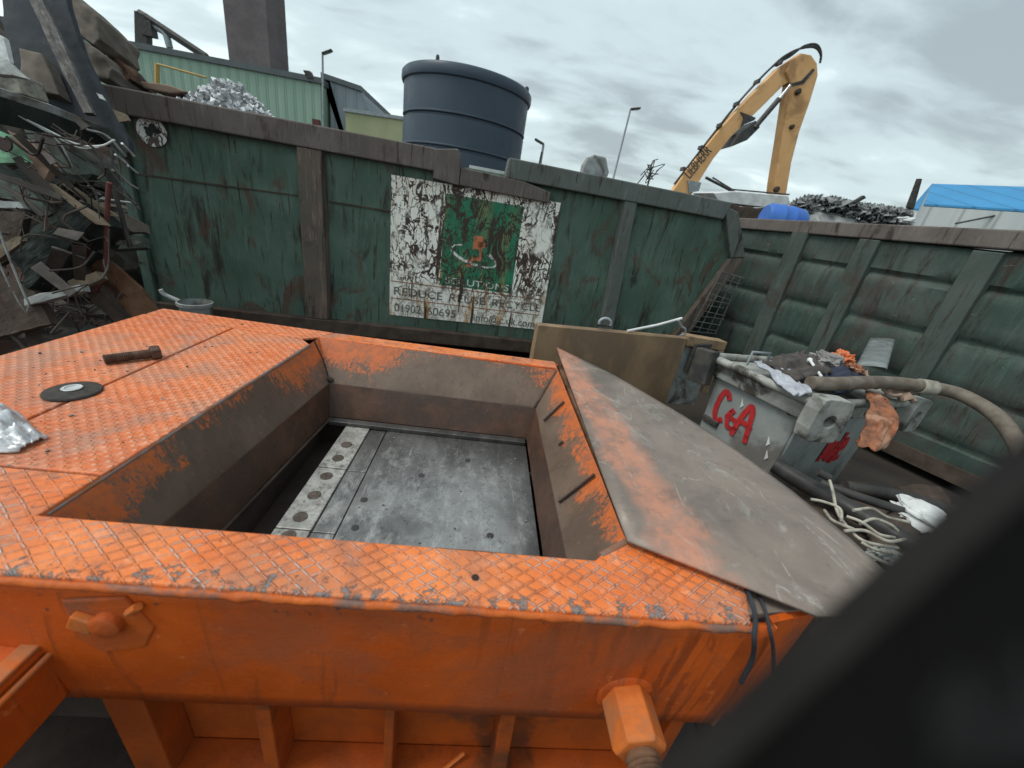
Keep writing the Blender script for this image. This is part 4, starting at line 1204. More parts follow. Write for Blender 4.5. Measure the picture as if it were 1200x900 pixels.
# drain hole in the front deck
hp = onz(557, 677, Z)
MB().lathe([(.0105, .0006), (.0105, .0016)], (hp[0], hp[1], Z), seg=16).build('drilled_hole', 'void', mc)
MB().lathe([(.009, .0006), (.009, .0016)], (*onz(284, 380, Z)[:2], Z), seg=12).build('drilled_hole', 'void', mc)

# ---- big loose sheet on the right
outl = [(735, 635), (652, 408), (720, 441), (800, 486), (852, 519), (930, 573), (1000, 630), (1040, 668), (1052, 700), (1010, 722), (957, 723)]
T_ = [onz(x, y, 1.022) for x, y in outl]
cen = np.mean(T_, axis=0)
o = MB()
nr_, per = 10, []
for i_ in range(len(T_)):
    for k_ in range(6):
        per.append(T_[i_] * (1 - k_ / 6) + T_[(i_ + 1) % len(T_)] * (k_ / 6))
vs = []
for q_ in range(nr_):
    f_ = 1 - q_ / nr_
    for p_ in per:
        w_ = cen * (1 - f_) + p_ * f_
        vs.append((w_[0], w_[1], 1.024 + .005 * mnoise.noise(Vector((w_[0] * 2, w_[1] * 2, 1))) - .05 * max(0, w_[0] - .95) ** 1.5))
vs.append((*cen[:2], 1.024))
npn = len(per); fs = []
for q_ in range(nr_ - 1):
    for k_ in range(npn):
        fs.append((q_ * npn + k_, q_ * npn + (k_ + 1) % npn, (q_ + 1) * npn + (k_ + 1) % npn, (q_ + 1) * npn + k_))
for k_ in range(npn): fs.append(((nr_ - 1) * npn + k_, (nr_ - 1) * npn + (k_ + 1) % npn, nr_ * npn))
o.add(vs, fs)
tag(o.build('steel_sheet', 'cover', None, 30, solid=.010), 'big scuffed grey steel sheet lying over the right side of the hopper', 'steel sheet')

# ---- loose things on the deck
t = thing('hex_bolt', 'large rusty bolt lying on the orange tread plate', 'bolt', onz(157, 424, Z))
p0, p1 = onz(123, 427, Z), onz(178, 420, Z); p2 = onz(189, 418, Z)
p0[2] = Z + .024; p1[2] = Z + .026; p2[2] = Z + .026
ax = (p1 - p0) / np.linalg.norm(p1 - p0)
pr = [(.018, 0), (.022, .003)]
L = np.linalg.norm(p1 - p0)
for k in range(14): pr += [(.0225, .004 + k * .007), (.0195, .0075 + k * .007)]
pr += [(.021, .105), (.021, L)]
MB().lathe(pr, p0, ax, 18).build('shank', 'boltrust', t, 30)
MB().lathe([(.032, L - .002), (.037, L + .004), (.037, L + .030), (.033, L + .036), (.02, L + .037)], p0, ax, 6).build('bolt_head', 'boltrust', t, bevel=.002)
dc = onz(86, 460, Z)
o = MB()
o.lathe([(.020, .012), (.020, .018), (.045, .015), (.083, .010), (.086, .004), (.083, .0005), (.045, .004), (.022, .006)], (dc[0], dc[1], Z + .001), seg=48)
t = thing('grinding_disc', 'round black grinding disc lying on the orange deck beside the bolt', 'grinding disc', (dc[0], dc[1], Z))
o.build('disc_body', 'disc', t, 40)
MB().lathe([(.020, .0185), (.031, .0205), (.029, .022), (.021, .0215), (.020, .014)], (dc[0], dc[1], Z + .001), seg=32).build('centre_ring', 'alu', t, 40)
MB().lathe([(.0185, .011), (.0185, .014)], (dc[0], dc[1], Z + .001), seg=20).build('centre_hole', 'rust', t, 40)
# crumpled foil bag at the left edge
fc = onz(12, 505, Z + .02)
o = MB()
e0, e1 = onz(-40, 500, Z), onz(62, 512, Z)


def foil(u, v):
    x = e0[0] - .05 + (e1[0] - e0[0] + .05) * u
    w = .5 - .28 * u ** 2
    y = 1.15 + .20 * (v - .5) * 2 * w + .03 * math.sin(u * 5)
    k = 1 - (2 * v - 1) ** 2
    z = Z + .006 + (.075 * (1 - u ** 2.5) + .008) * k ** .8 + (.026 * mnoise.noise(Vector((u * 9, v * 5, 3))) + .016 * abs(mnoise.noise(Vector((u * 22, v * 9, 6))))) * min(1, 3 * k)
    return (x, y, max(z, Z + .004))


o.grid(foil, 46, 34)
tag(o.build('foil_bag', 'foil', None, 50, solid=.002), 'crumpled silver foil bag at the left edge of the orange deck', 'foil bag')
# thin cables hanging over the front edge
for i, (pts, lab) in enumerate((
        ([(868, 681, .98), (878, 698, 1.012), (885, 722, 1.012)], 'left of two thin dark cables hanging over the orange front edge'),
        ([(882, 684, .97), (893, 706, 1.008), (899, 724, 1.006)], 'right of two thin dark cables hanging over the orange front edge'))):
    P_ = [onz(x, y, z) for x, y, z in pts]
    tl = ((884, 745), (882, 770), (868, 800)) if i == 0 else ((903, 742), (906, 760), (906, 790))
    P_ += [ony(x, y, .640 if i == 0 else .655) for x, y in tl]
    tag(MB().tube(smoothline(P_), .0065 if i == 0 else .005, 8).build('cable', 'rubber', None, 60), lab, 'cable')
# crumbs of metal on the deck, the bed and the sheet
o = MB(); rnd = random.Random(31)
for i in range(260):
    k = rnd.random()
    if k < .5: p = (rnd.uniform(-.5, .37), rnd.uniform(1.0, 2.14), zb + .001)
    else: p = (rnd.uniform(-2.0, -1.12), rnd.uniform(1.0, 2.4), Z + .001)
    w = abs(rnd.gauss(.0016, .0016)) + .0008
    o.box((p[0], p[1], p[2] + w * .5), (w * rnd.uniform(1, 2.5), w * rnd.uniform(.6, 1.5), w), np.array(Matrix.Rotation(rnd.uniform(0, 6.28), 3, 'Z')))
tag(o.build('metal_crumbs', 'chipmix'), 'tiny metal crumbs scattered over the orange deck and steel bed', 'crumbs', kind='stuff')
# ================================================================== between machine and skips
t = thing('wooden_board', 'brown stained board standing between the machine and the skip', 'board', onz(740, 440, .4))
bl_, br_ = onz(631, 381, 1.0), onz(806, 397, 1.0)
dv = br_ - bl_; dv /= np.linalg.norm(dv); nv = np.array([-dv[1], dv[0], 0])
MB().prism([bl_, br_, br_ * (1, 1, 0) + (0, 0, .02), bl_ * (1, 1, 0) + (0, 0, .02)], nv * .10).build('face', 'board', t, bevel=.006)
b2 = br_ + dv * .01; b3 = br_ + dv * .52
MB().prism([b2 + (0, 0, .03), b3 + (0, 0, .0), b3 - (0, 0, .10), b2 - (0, 0, .08)], nv * .14).build('end_frame', 'boardedge', t, bevel=.006)
MB().prism([b3 + (0, 0, -.101), b3 - dv * .07 - (0, 0, .10), b3 - dv * .07 - (0, 0, .62), b3 - (0, 0, .62)], nv * .13).build('end_frame', 'boardedge', t, bevel=.006)
MB().prism([b2 + nv * .05 - (0, 0, .09), b3 + nv * .05 - dv * .08 - (0, 0, .11), b3 + nv * .05 - dv * .08 - (0, 0, .8), b2 + nv * .05 - (0, 0, .8)], nv * .06).build('end_panel', 'palegrey', t)
MB().prism([b2 + dv * .10 - nv * .03 - (0, 0, .05), b2 + dv * .30 - nv * .03 - (0, 0, .02), b2 + dv * .27 - nv * .03 - (0, 0, .38), b2 + dv * .08 - nv * .03 - (0, 0, .36)], nv * .05).build('bracket', 'darksteel', t, bevel=.01)
t = thing('steel_rod', 'pale rod with a hooked end lying across the brown board', 'rod', onz(770, 382, 1.03))
q = [onpl(735, 388, bl_ + nv * .04, nv), onpl(770, 381, bl_ + nv * .02, nv), onpl(799, 373, bl_ + nv * .0, nv)]
MB().tube(q, .014, 10).build('rod', 'white', t, 60)
MB().tube(smoothline([onpl(x, y, bl_ - nv * .04, nv) for x, y in ((795, 375), (798, 382), (803, 386), (802, 392), (797, 393))]), .012, 8).build('hook', 'galv', t, 60)
t = thing('lifting_shackle', 'small rusty shackle on the top edge of the brown board', 'shackle', onpl(708, 382, bl_ + nv * .04, nv))
sc_ = onpl(709, 379, bl_ + nv * .05, nv)
MB().tube([sc_ + np.array([.06 * math.cos(a), 0, .05 * math.sin(a)]) for a in np.linspace(-.3, math.pi + .3, 14)], .016, 8).build('bow', 'galv', t, 60)
MB().tube([sc_ + (-.08, 0, -.02), sc_ + (.07, 0, -.02)], .014, 8).build('pin', 'darksteel', t, 60)
# bucket in front of skip one
t = thing('plastic_bucket', 'dirty white bucket against the green skip behind the left deck', 'bucket', onpl(226, 380, AO - AN * .35, AN) * (1, 1, 0))
bc = onpl(228, 352, AO - AN * .35, AN)
MB().lathe([(.13, -.42), (.155, -.06), (.172, -.055), (.172, -.02), (.155, -.015), (.15, -.05), (.12, -.4)], bc, seg=28).build('bucket_body', 'palegrey', t, 40)
MB().tube(smoothline([bc + (-.17, 0, -.03), bc + (-.28, -.05, .04), bc + (-.30, -.06, .09)]), .022, 8).build('handle', 'white', t, 60)

# ================================================================== GREY BIN
KB = .82
BC = np.array([2.63 * KB, 2.69 * KB, .0])
bn = thing('waste_bin', 'battered grey steel bin with red spray lettering beside the sloping sheet', 'bin', BC, (0, rad(2.5), rad(20)))
BT, BX, BY = 1.9 - .95 * KB, 1.36 * KB, .86 * KB


def tap(z, v, c, k=.10): return c + (v - c) * (1 - k * (1 - z / BT))


def shell(z0, z1, out=0.0):
    lo = [(tap(z0, x, BX / 2), tap(z0, y, BY / 2), z0) for x, y in ((-out, -out), (BX + out, -out), (BX + out, BY + out), (-out, BY + out))]
    hi = [(tap(z1, x, BX / 2), tap(z1, y, BY / 2), z1) for x, y in ((-out, -out), (BX + out, -out), (BX + out, BY + out), (-out, BY + out))]
    return lo, hi


lo, hi = shell(.06, BT - .15)
MB().add(lo + hi, [(0, 1, 5, 4), (1, 2, 6, 5), (2, 3, 7, 6), (3, 0, 4, 7), (3, 2, 1, 0), (4, 5, 6, 7)]).build('bin_body', 'bingrey', bn, bevel=.02, local=True)
lo, hi = shell(BT - .16, BT - .035, .045)
MB().add(lo + hi, [(0, 1, 5, 4), (1, 2, 6, 5), (2, 3, 7, 6), (3, 0, 4, 7), (3, 2, 1, 0), (4, 5, 6, 7)]).build('rim_band', 'binrim', bn, bevel=.012, local=True)
rim = MB()
E_ = [(-.07, -.07), (BX + .07, -.07), (BX + .07, BY + .07), (-.07, BY + .07)]
for i in range(4):
    a, b = E_[i], E_[(i + 1) % 4]
    rim.tube([(a[0], a[1], BT - .015), (b[0], b[1], BT - .015)], .032, 10)
rim.build('rim', 'binrim', bn, 60, local=True)
# load bed inside just under the rim
MB().grid(lambda u, v: (-.02 + (BX + .04) * u, -.02 + (BY + .04) * v, .98 + .06 * mnoise.noise(Vector((u * 6, v * 5, 2)))), 24, 18).build('packed_load', 'ragdark', bn, local=True)


def lug(x, y, rz, big=1.0):
    c, s = math.cos(rz), math.sin(rz)
    Q = np.array(((c, -s, 0), (s, c, 0), (0, 0, 1)))
    o = MB()
    w, h, th = .26 * big, .30 * big, .10
    # plate with an opening: built as an outline strip round a hole
    n = 28; vs = []
    for k in range(n):
        an = 2 * math.pi * k / n
        ce_, se_ = math.cos(an), math.sin(an)
        kk = 1 / max(abs(ce_) / (w / 2), abs(se_) / (h / 2)); kk *= (.93 if min(abs(ce_), abs(se_)) > .5 else 1)
        vs.append(((ce_ * kk), (se_ * kk), ce_ * .046 * big, se_ * .042 * big))
    V = []
    for yy in (-th / 2, th / 2):
        for a in vs: V.append((a[0], yy, a[1]))
        for a in vs: V.append((a[2], yy, a[3]))
    fs = []
    for k in range(n):
        j = (k + 1) % n
        fs += [(k, j, n + j, n + k), (2 * n + j, 2 * n + k, 3 * n + k, 3 * n + j), (k, 2 * n + k, 2 * n + j, j), (n + j, 3 * n + j, 3 * n + k, n + k)]
    V = [tuple(np.array((x, y, BT - .09)) + Q @ np.array(p)) for p in V]
    o.add(V, fs)
    r_ = o.build('lifting_lug', 'binrim', bn, bevel=.006, local=True)
    p = np.array((x, y, BT - .09)) + Q @ np.array((0, .055, 0))
    MB().box(p, (w * .7, .03, h * .7), Q).build('backing', 'void', r_, local=True)


lug(-.02, -.13, rad(-14))
lug(BX + .10, -.10, rad(0), .9)
MB().prism([(-.075, BY - .05, BT - .23), (-.075, BY + .13, BT - .25), (-.075, BY + .15, BT + .03), (-.075, BY - .02, BT + .05)], (-.08, 0, 0)).build('lifting_lug', 'darksteel', bn, bevel=.01, local=True)
MB().tube([(.10, .56, BT), (.10, .56, BT + .11), (.32, .56, BT + .11), (.32, .56, BT)], .010, 8).build('handle', 'galv', bn, 60, local=True)
MB().box((.028, .60, .60), (.05, .16, .05)).build('side_handle', 'darksteel', bn, bevel=.01, local=True)
MB().prism([(.12, .070, .12), (.16, .070, .12), (.06, .006, .88), (.02, .006, .88)], (0, -.02, 0)).build('pressed_rib', 'bingrey', bn, bevel=.006, local=True)


def strokes(lines, origin, ux, uz, un, scale, name, width=.022):
    o = MB()
    for ln in lines:
        pts = smoothline([np.array(origin) + np.array(ux) * x * scale + np.array(uz) * y * scale for x, y in ln], 6)
        for p, q in zip(pts, pts[1:]):
            d = q - p; L = np.linalg.norm(d)
            if L < 1e-6: continue
            d /= L; s_ = np.cross(un, d)
            w = width * scale * (1 + .25 * mnoise.noise(Vector(p * 30)))
            p_, q_ = p - d * w * .5, q + d * w * .5
            o.prism([p_ - s_ * w, q_ - s_ * w, q_ + s_ * w, p_ + s_ * w], np.array(un) * .0015)
    return o.build(name, 'redspray', bn, local=True)


def lf(y, z): return np.array((tap(z, 0, BX / 2), y, z))


un = np.array((-.99, 0, -.08)); uz = lf(.4, .8) - lf(.4, .3); uz /= np.linalg.norm(uz)
org = lf(.60, .60) + un * .008
for gl in ([[(.30, .86), (.20, 1.0), (.08, .95), (.02, .65), (.04, .3), (.16, .12), (.30, .2)]],
           [[(.54, .62), (.46, .42), (.52, .15), (.64, .12)], [(.40, .36), (.54, .40), (.68, .38)]],
           [[(.74, 0), (.80, .5), (.92, .92), (1.02, .9), (1.10, .45), (1.16, 0)], [(.76, .40), (.95, .46), (1.14, .40)]]):
    strokes(gl, org, (0, -1, 0), uz, un, .285, 'spray_letter', .070)


def rf(x, z): return np.array((x, tap(z, 0, BY / 2), z))


un2 = np.array((0, -.99, -.08)); uz2 = rf(.4, .8) - rf(.4, .3); uz2 /= np.linalg.norm(uz2)
for gl in ([[(0, .1), (.06, .7), (.16, .2), (.24, .75), (.32, .1)]], [[(.40, .7), (.40, .15), (.52, .15), (.56, .7)]], [[(.68, .0), (.68, 1.0)]], [[(.80, .45), (.96, .5), (.90, .8), (.80, .5), (.84, .1), (1.0, .15)]]):
    strokes(gl, rf(.56, .54) + un2 * .008, (1, 0, 0), uz2, un2, .27, 'spray_letter', .065)
for y, z in ((.13, .74), (.10, .64), (.42, .90)):
    MB().prism([lf(y, z) + un * .005, lf(y - .03, z - .05) + un * .005, lf(y - .01, z - .08) + un * .005], un * .002).build('paint_chip', 'white', bn, local=True)

# things heaped in the bin
Bm = WM[bn.name]


def bw(x, y, z): return np.array(Bm @ Vector((x, y, z)))


def bz(px, py, z=1.0): return onz(px, py, 1.9 - (1.9 - z) * KB)


def cloth(name, mat, pts, label, thick=.02, seed=0, amp=.03, cat='rag'):
    """cloth draped over four corners with folds"""
    P = [np.array(p) for p in pts]

    def f(u, v):
        p = (P[0] * (1 - u) + P[1] * u) * (1 - v) + (P[3] * (1 - u) + P[2] * u) * v
        k = mnoise.noise(Vector((u * 4 + seed, v * 4, seed))) + .6 * mnoise.noise(Vector((u * 11, v * 9 + seed, 2)))
        return p + np.array((.012 * k, 0, amp * k))
    return tag(MB().grid(f, 22, 16).build(name, mat, None, 60, solid=thick), label, cat)


cloth('work_rag', 'ragwhite', [bz(884, 423, 1.02), bz(915, 425, 1.03), bz(952, 460, 1.01), bz(930, 464, .97)], 'pale grey crumpled cloth over the bin rim', .012, 1, .025)
cloth('work_rag', 'ragdark', [bz(893, 424, 1.03), bz(942, 412, 1.08), bz(975, 438, 1.03), bz(935, 446, 1.02)], 'dark brown matted rag on the left of the bin load', .03, 5, .05)
crumple('work_rag', 'raggrey', bz(968, 424, 1.05), (.10, .13, .07), 8, 'brown grey balled cloth behind the white stick in the bin', 'rag', 1.8, .6)
cloth('work_rag', 'ragnavy', [bz(945, 440, 1.02), bz(985, 430, 1.05), bz(1040, 450, 1.0), bz(990, 458, .98)], 'dark navy cloth under the brown hose in the bin', .02, 9, .05)
cloth('work_rag', 'salmon', [bz(1008, 437, 1.03), bz(1040, 446, 1.02), bz(1075, 470, .97), bz(1040, 462, .98)], 'brown cloth strip along the right of the bin load', .02, 13, .04)
crumple('plastic_bottle', 'orangebit', bz(988, 420, 1.07), (.06, .08, .055), 3, 'bright orange crushed plastic on top of the bin load', 'crushed plastic', 2.3, .7)
crumple('plastic_bottle', 'copper', bz(1001, 432, 1.06), (.055, .055, .035), 6, 'small pinkish orange scrap beside the bright orange plastic', 'crushed plastic', 2.3, .7)
t = thing('white_stick', 'thin white stick with a round knob lying on the bin load', 'stick', bz(955, 430, 1.1))
a, b = bz(949, 422, 1.10), bz(963, 442, 1.05)
MB().tube([a, b], .010, 8).build('shaft', 'white', t, 60)
MB().lump(a, (.02, .02, .02), 1, .1, 2).build('knob', 'white', t, 60)
# copper sleeve hanging over the rim
ps = [bz(1022, 461, .99), bz(1027, 471, .97), bz(1025, 486, .91), bz(1017, 502, .83), bz(1008, 517, .76)]
n0 = np.array((.35, -.9, 0))
ps = [ps[0] + n0 * .0, ps[1] + n0 * .03, ps[2] + n0 * .05, ps[3] + n0 * .05, ps[4] + n0 * .05]
pp = smoothline(ps, 6)
o = MB(); sg_ = 40; vs = []; fs = []
nrm = np.array((.35, -.9, 0)); nrm /= np.linalg.norm(nrm); sidev = np.array((.9, .35, 0)); sidev /= np.linalg.norm(sidev)
for i, p in enumerate(pp):
    k = i / (len(pp) - 1)
    rx = .05 + .055 * min(1, k * 2.2) - .012 * max(0, k - .8) * 5
    for m in range(sg_):
        an = 2 * math.pi * m / sg_
        fold = 1 + .16 * math.sin(5 * an + 4 * k) + .10 * math.sin(9 * an - 7 * k + 1) + .25 * mnoise.noise(Vector((math.cos(an) * 1.4, math.sin(an) * 1.4, k * 5)))
        q_ = p + sidev * rx * fold * math.cos(an) + nrm * rx * .55 * fold * math.sin(an)
        vs.append(q_ + np.array((0, 0, .02 * mnoise.noise(Vector((an, k * 6, 4))))))
for i in range(len(pp) - 1):
    for m in range(sg_):
        fs.append((i * sg_ + m, i * sg_ + (m + 1) % sg_, (i + 1) * sg_ + (m + 1) % sg_, (i + 1) * sg_ + m))
fs.append(tuple(range(sg_))[::-1])
o.add(vs, fs)
t = thing('orange_sleeve', 'crumpled dirty orange brown sleeve hanging over the bin rim below the hose', 'sleeve', pp[-1])
o.build('sleeve', 'copper', t, 60, solid=.006, two=True)
d_ = pp[-1] - pp[-3]; d_ /= np.linalg.norm(d_)
MB().lump(pp[-1] - d_ * .03, (.06, .05, .02), 3, .3, 2).build('dark_inside', 'void', t)

# brown hose over the bin
hz = smoothline([bz(948, 452, 1.03), bz(975, 453, 1.04), bz(1030, 451, 1.05), bz(1075, 455, 1.05), bz(1120, 464, 1.04), bz(1160, 486, 1.0), bz(1185, 515, .93), bz(1200, 550, .84), bz(1205, 590, .70)], 8)
hz[0:] = [p + np.array((0, 0, .02)) for p in hz]
t = thing('rubber_hose', 'thick brown hose curving from the bin out to the right', 'hose', hz[-1] * (1, 1, 0))
MB().tube(hz, .046, 16).build('hose_body', 'hosebrown', t, 60)
o = MB(); i0 = int(len(hz) * .40)
o.tube(hz[i0 - 2:i0 + 2], .054, 16)
o.build('tape_wrap', 'cream', t, 60)
# translucent looking bent sheet behind the bin
q = [bz(1004, 428, 1.0), bz(1020, 396, 1.12), bz(1046, 402, 1.12), bz(1036, 436, 1.0)]
o = MB().grid(lambda u, v: (q[0] * (1 - u) + q[3] * u) * (1 - v) + (q[1] * (1 - u) + q[2] * u) * v + np.array((0, -.10, .05)) * math.sin(math.pi * u), 12, 8)
tag(o.build('plastic_offcut', 'clearplastic', None, 60, solid=.006), 'bent grey plastic offcut standing behind the bin load', 'plastic offcut')
# pipes and wires between sheet and bin, lying on a low mound of dirt and turnings
o = MB()
mq = [onz(885, 560, .58), onz(1120, 560, .58), onz(1220, 700, .58), onz(980, 720, .58)]
mm = np.mean(mq, axis=0); mq = [mm + (p - mm) * 1.6 for p in mq]


def mnd(u, v):
    p = (mq[0] * (1 - u) + mq[1] * u) * (1 - v) + (mq[3] * (1 - u) + mq[2] * u) * v
    k = min(1, max(0, 3.6 * min(u, 1 - u, v, 1 - v) + .12 * mnoise.noise(Vector((u * 6, v * 6, 9))))) ** .85
    return (p[0], p[1], max(.01, (.60 + .05 * mnoise.noise(Vector((u * 5, v * 5, 1))) + .04 * mnoise.noise(Vector((u * 17, v * 17, 1)))) * k))


o.grid(mnd, 44, 44)
tag(o.build('dirt_mound', 'darkrust'), 'dark mound of dirt and turnings under the pipes below the bin', 'dirt', kind='stuff')
def gz(px, py, z): return onz(px, py, 1.9 - (1.9 - z) * KB)


tag(MB().tube(smoothline([gz(908, 545, .46), gz(935, 562, .44), gz(985, 590, .42), gz(1050, 628, .42), gz(1110, 660, .42)]), .050, 14).build('black_pipe', 'blackpipe', None, 60), 'thick black pipe lying along the edge of the sloping sheet', 'pipe')
tag(MB().tube(smoothline([gz(962, 566, .42), gz(1000, 580, .44), gz(1060, 600, .44), gz(1130, 625, .42)]), .026, 12).build('black_pipe', 'blackpipe', None, 60), 'thin black pipe behind the thick one at the foot of the bin', 'pipe')
tag(MB().tube(smoothline([gz(990, 570, .36), gz(1040, 578, .38), gz(1120, 600, .36)]), .04, 12).build('black_pipe', 'darksteel', None, 60), 'dark grey pipe under the bin between the bin and the right skip', 'pipe')
W1 = [[(970, 556, .58), (976, 576, .56), (980, 596, .54), (990, 614, .52), (1012, 634, .52), (1052, 642, .5)],
      [(950, 585, .54), (965, 588, .55), (984, 596, .55), (986, 612, .53)],
      [(992, 605, .54), (1010, 612, .55), (1030, 626, .54), (1048, 630, .52)],
      [(1008, 614, .52), (1024, 608, .54), (1042, 614, .53), (1052, 622, .5)],
      [(1010, 636, .52), (1026, 644, .53), (1046, 648, .5)]]
WL = ['cream cable standing up and looping below the bin', 'short cream cable end curling beside the thick black pipe', 'cream cable lying flat between the loops below the bin',
      'cream cable arching up on the right of the cable loops', 'lowest cream cable at the sheet edge below the bin']
W1 += [[(1000, 598, .55), (1022, 596, .56), (1040, 606, .55), (1066, 612, .54)], [(990, 622, .54), (1014, 622, .55), (1040, 634, .55), (1060, 632, .54)],
       [(1014, 648, .52), (1030, 656, .53), (1044, 662, .52)], [(966, 598, .55), (976, 610, .56), (1000, 620, .55)]]
WL += ['cream cable crossing over the top of the cable loops', 'cream cable weaving through the middle of the cable loops', 'short cream cable end nearest the blurred black rail', 'short cream cable curving off the thick black pipe']
for w_, l_ in zip(W1, WL):
    tag(MB().tube(smoothline([gz(*p) for p in w_]), .0078, 8).build('cable', 'cream', None, 60), l_, 'cable', 'cream cables below the bin')
t = thing('pipe_fitting', 'small black capped fitting on the end of the standing cream cable', 'fitting', gz(965, 556, .58))
MB().tube([gz(958, 553, .60), gz(972, 560, .58)], .022, 10).build('cap', 'blackpipe', t, 60)
crumple('plastic_wrap', 'white', gz(1082, 606, .44), (.13, .16, .05), 4, 'white plastic scrap at the right end of the black pipes', 'plastic wrap', 1.8, .6)
crumple('plastic_wrap', 'palegrey', gz(1036, 650, .46), (.07, .04, .03), 9, 'small pale scrap at the ends of the cream cables', 'plastic wrap', 2.2, .6)
cloth('rubble_bag', 'darkrust', [gz(1010, 600, .40), gz(1090, 600, .42), gz(1120, 680, .36), gz(1030, 665, .36)], 'dark sacking under the cream cables', .03, 3, .06, 'sack')

# ================================================================== SCRAP PILE LEFT
def plate(name, mat, pts, Y, label, th=.03, tilt=0.0, cat='scrap metal', bevel=.006, slope=0.0, group=None):
    """an outline at its own distance: tilt leans it back with height, slope turns it with x"""
    P0 = [ony(x, y, Y) for x, y in pts]
    c = np.mean(P0, axis=0)
    n = np.array([slope, -1.0, tilt]); n /= np.linalg.norm(n)
    P_ = [onpl(x, y, c, n) for x, y in pts]
    o = MB().prism(P_, -n * th).build(name, mat, None)
    q = o.modifiers.new('cut', 'SUBSURF'); q.subdivision_type = 'SIMPLE'; q.levels = q.render_levels = 4
    q = o.modifiers.new('buckle', 'DISPLACE'); q.texture = BUCKLE; q.texture_coords = 'GLOBAL'; q.strength = min(.10, .018 + th * .22); q.mid_level = .5
    if bevel > .015:
        q = o.modifiers.new('worn', 'SMOOTH'); q.iterations = 6
        o.data.polygons.foreach_set('use_smooth', [True] * len(o.data.polygons))
    return tag(o, label, cat, group)


def bar(name, mat, pts, Y, r, label, cat='scrap metal', seg=8, dz=0.0, group=None):
    P_ = [ony(x, y, Y + dz * i) for i, (x, y) in enumerate(pts)]
    if len(P_) > 2: P_ = smoothline(P_, 5)
    return tag(MB().tube(P_, r * .62, seg).build(name, mat, None, 60), label, cat, group)


BUCKLE = bpy.data.textures.new('buckle', 'CLOUDS'); BUCKLE.noise_scale = .16; BUCKLE.noise_depth = 4
# backing mass: a mound with a rough face
o = MB()


def mound(u, v):
    x = -9.5 + 5.35 * u; y = 3.1 + 5.0 * v
    hh = np.interp(u, [0, .3, .6, .82, 1], [3.9, 3.6, 2.9, 1.7, .15]) * math.sin(math.pi * min(1, max(0.0, v * .62 + .06)))
    n_ = Vector((x * 1.4, y * 1.4, 3))
    return (x + .1 * mnoise.noise(n_ * 2), y + .12 * mnoise.noise(n_ * 3), max(0, hh + .30 * mnoise.noise(n_) + .2 * abs(mnoise.noise(n_ * 3))))


o.grid(mound, 70, 50)
rnd = random.Random(21)
for i in range(240):
    u, v = rnd.uniform(.2, .97), rnd.uniform(.05, .6)
    c = np.array(mound(u, v)) + (0, 0, rnd.uniform(0, .12))
    L = rnd.uniform(.1, .45); an = rnd.uniform(0, 6.28); ti = rnd.uniform(-.7, .7)
    Q = np.array((Matrix.Rotation(an, 3, 'Z') @ Matrix.Rotation(ti, 3, 'Y')))
    o.box(c, (L, rnd.uniform(.02, .14), rnd.uniform(.01, .05)), Q)
for i in range(420):
    u, v = rnd.uniform(.35, .99), rnd.uniform(.0, .5)
    c = np.array(mound(u, v)) + (0, -.1, rnd.uniform(-.05, .2))
    if c[0] > -4.25: continue
    L = rnd.uniform(.15, .7); d = Vector((rnd.gauss(0, 1), rnd.gauss(0, .5), rnd.gauss(-.1, .6))).normalized() * L
    if rnd.random() < .6:
        mid = Vector(c) + d * .5 + Vector((rnd.gauss(0, .07), rnd.gauss(0, .07), rnd.gauss(0, .07)))
        o.tube(smoothline([c, mid, Vector(c) + d], 4), rnd.uniform(.004, .013), 5)
    else:
        w = rnd.uniform(.02, .09); sdv = d.orthogonal().normalized() * w
        a_ = Vector(c); b_ = a_ + d
        o.prism([a_ - sdv, b_ - sdv * .7, b_ + sdv, a_ + sdv * 1.2], tuple(d.cross(sdv).normalized() * .008))
for i in range(170):
    px, py = rnd.uniform(-10, 150), rnd.uniform(150, 372)
    if px > 118 + (py - 130) * .12 or px > 60 and py > 400 - px * .25: continue
    c = ony(px, py, rnd.uniform(2.95, 3.9)); L = rnd.uniform(.08, .45)
    d = Vector((rnd.gauss(.6, .6), rnd.gauss(0, .4), rnd.gauss(-.4, .5))).normalized() * L
    if (c + np.array(d))[0] > c[0] and px > 70: d = Vector((-abs(d.x), d.y, d.z))
    if rnd.random() < .75:
        mid = Vector(c) + d * .5 + Vector((rnd.gauss(0, .05), rnd.gauss(0, .05), rnd.gauss(0, .06)))
        o.tube(smoothline([c, mid, Vector(c) + d], 4), rnd.uniform(.003, .009), 5)
    else:
        w = rnd.uniform(.01, .045); sdv = d.orthogonal().normalized() * w
        a_ = Vector(c); b_ = a_ + d
        o.prism([a_ - sdv, b_ - sdv * .7, b_ + sdv, a_ + sdv * 1.2], tuple(d.cross(sdv).normalized() * .006))
tag(o.build('scrap_heap', 'heapmix'), 'dark tangled mass of scrap metal at the left edge', 'scrap heap', kind='stuff')

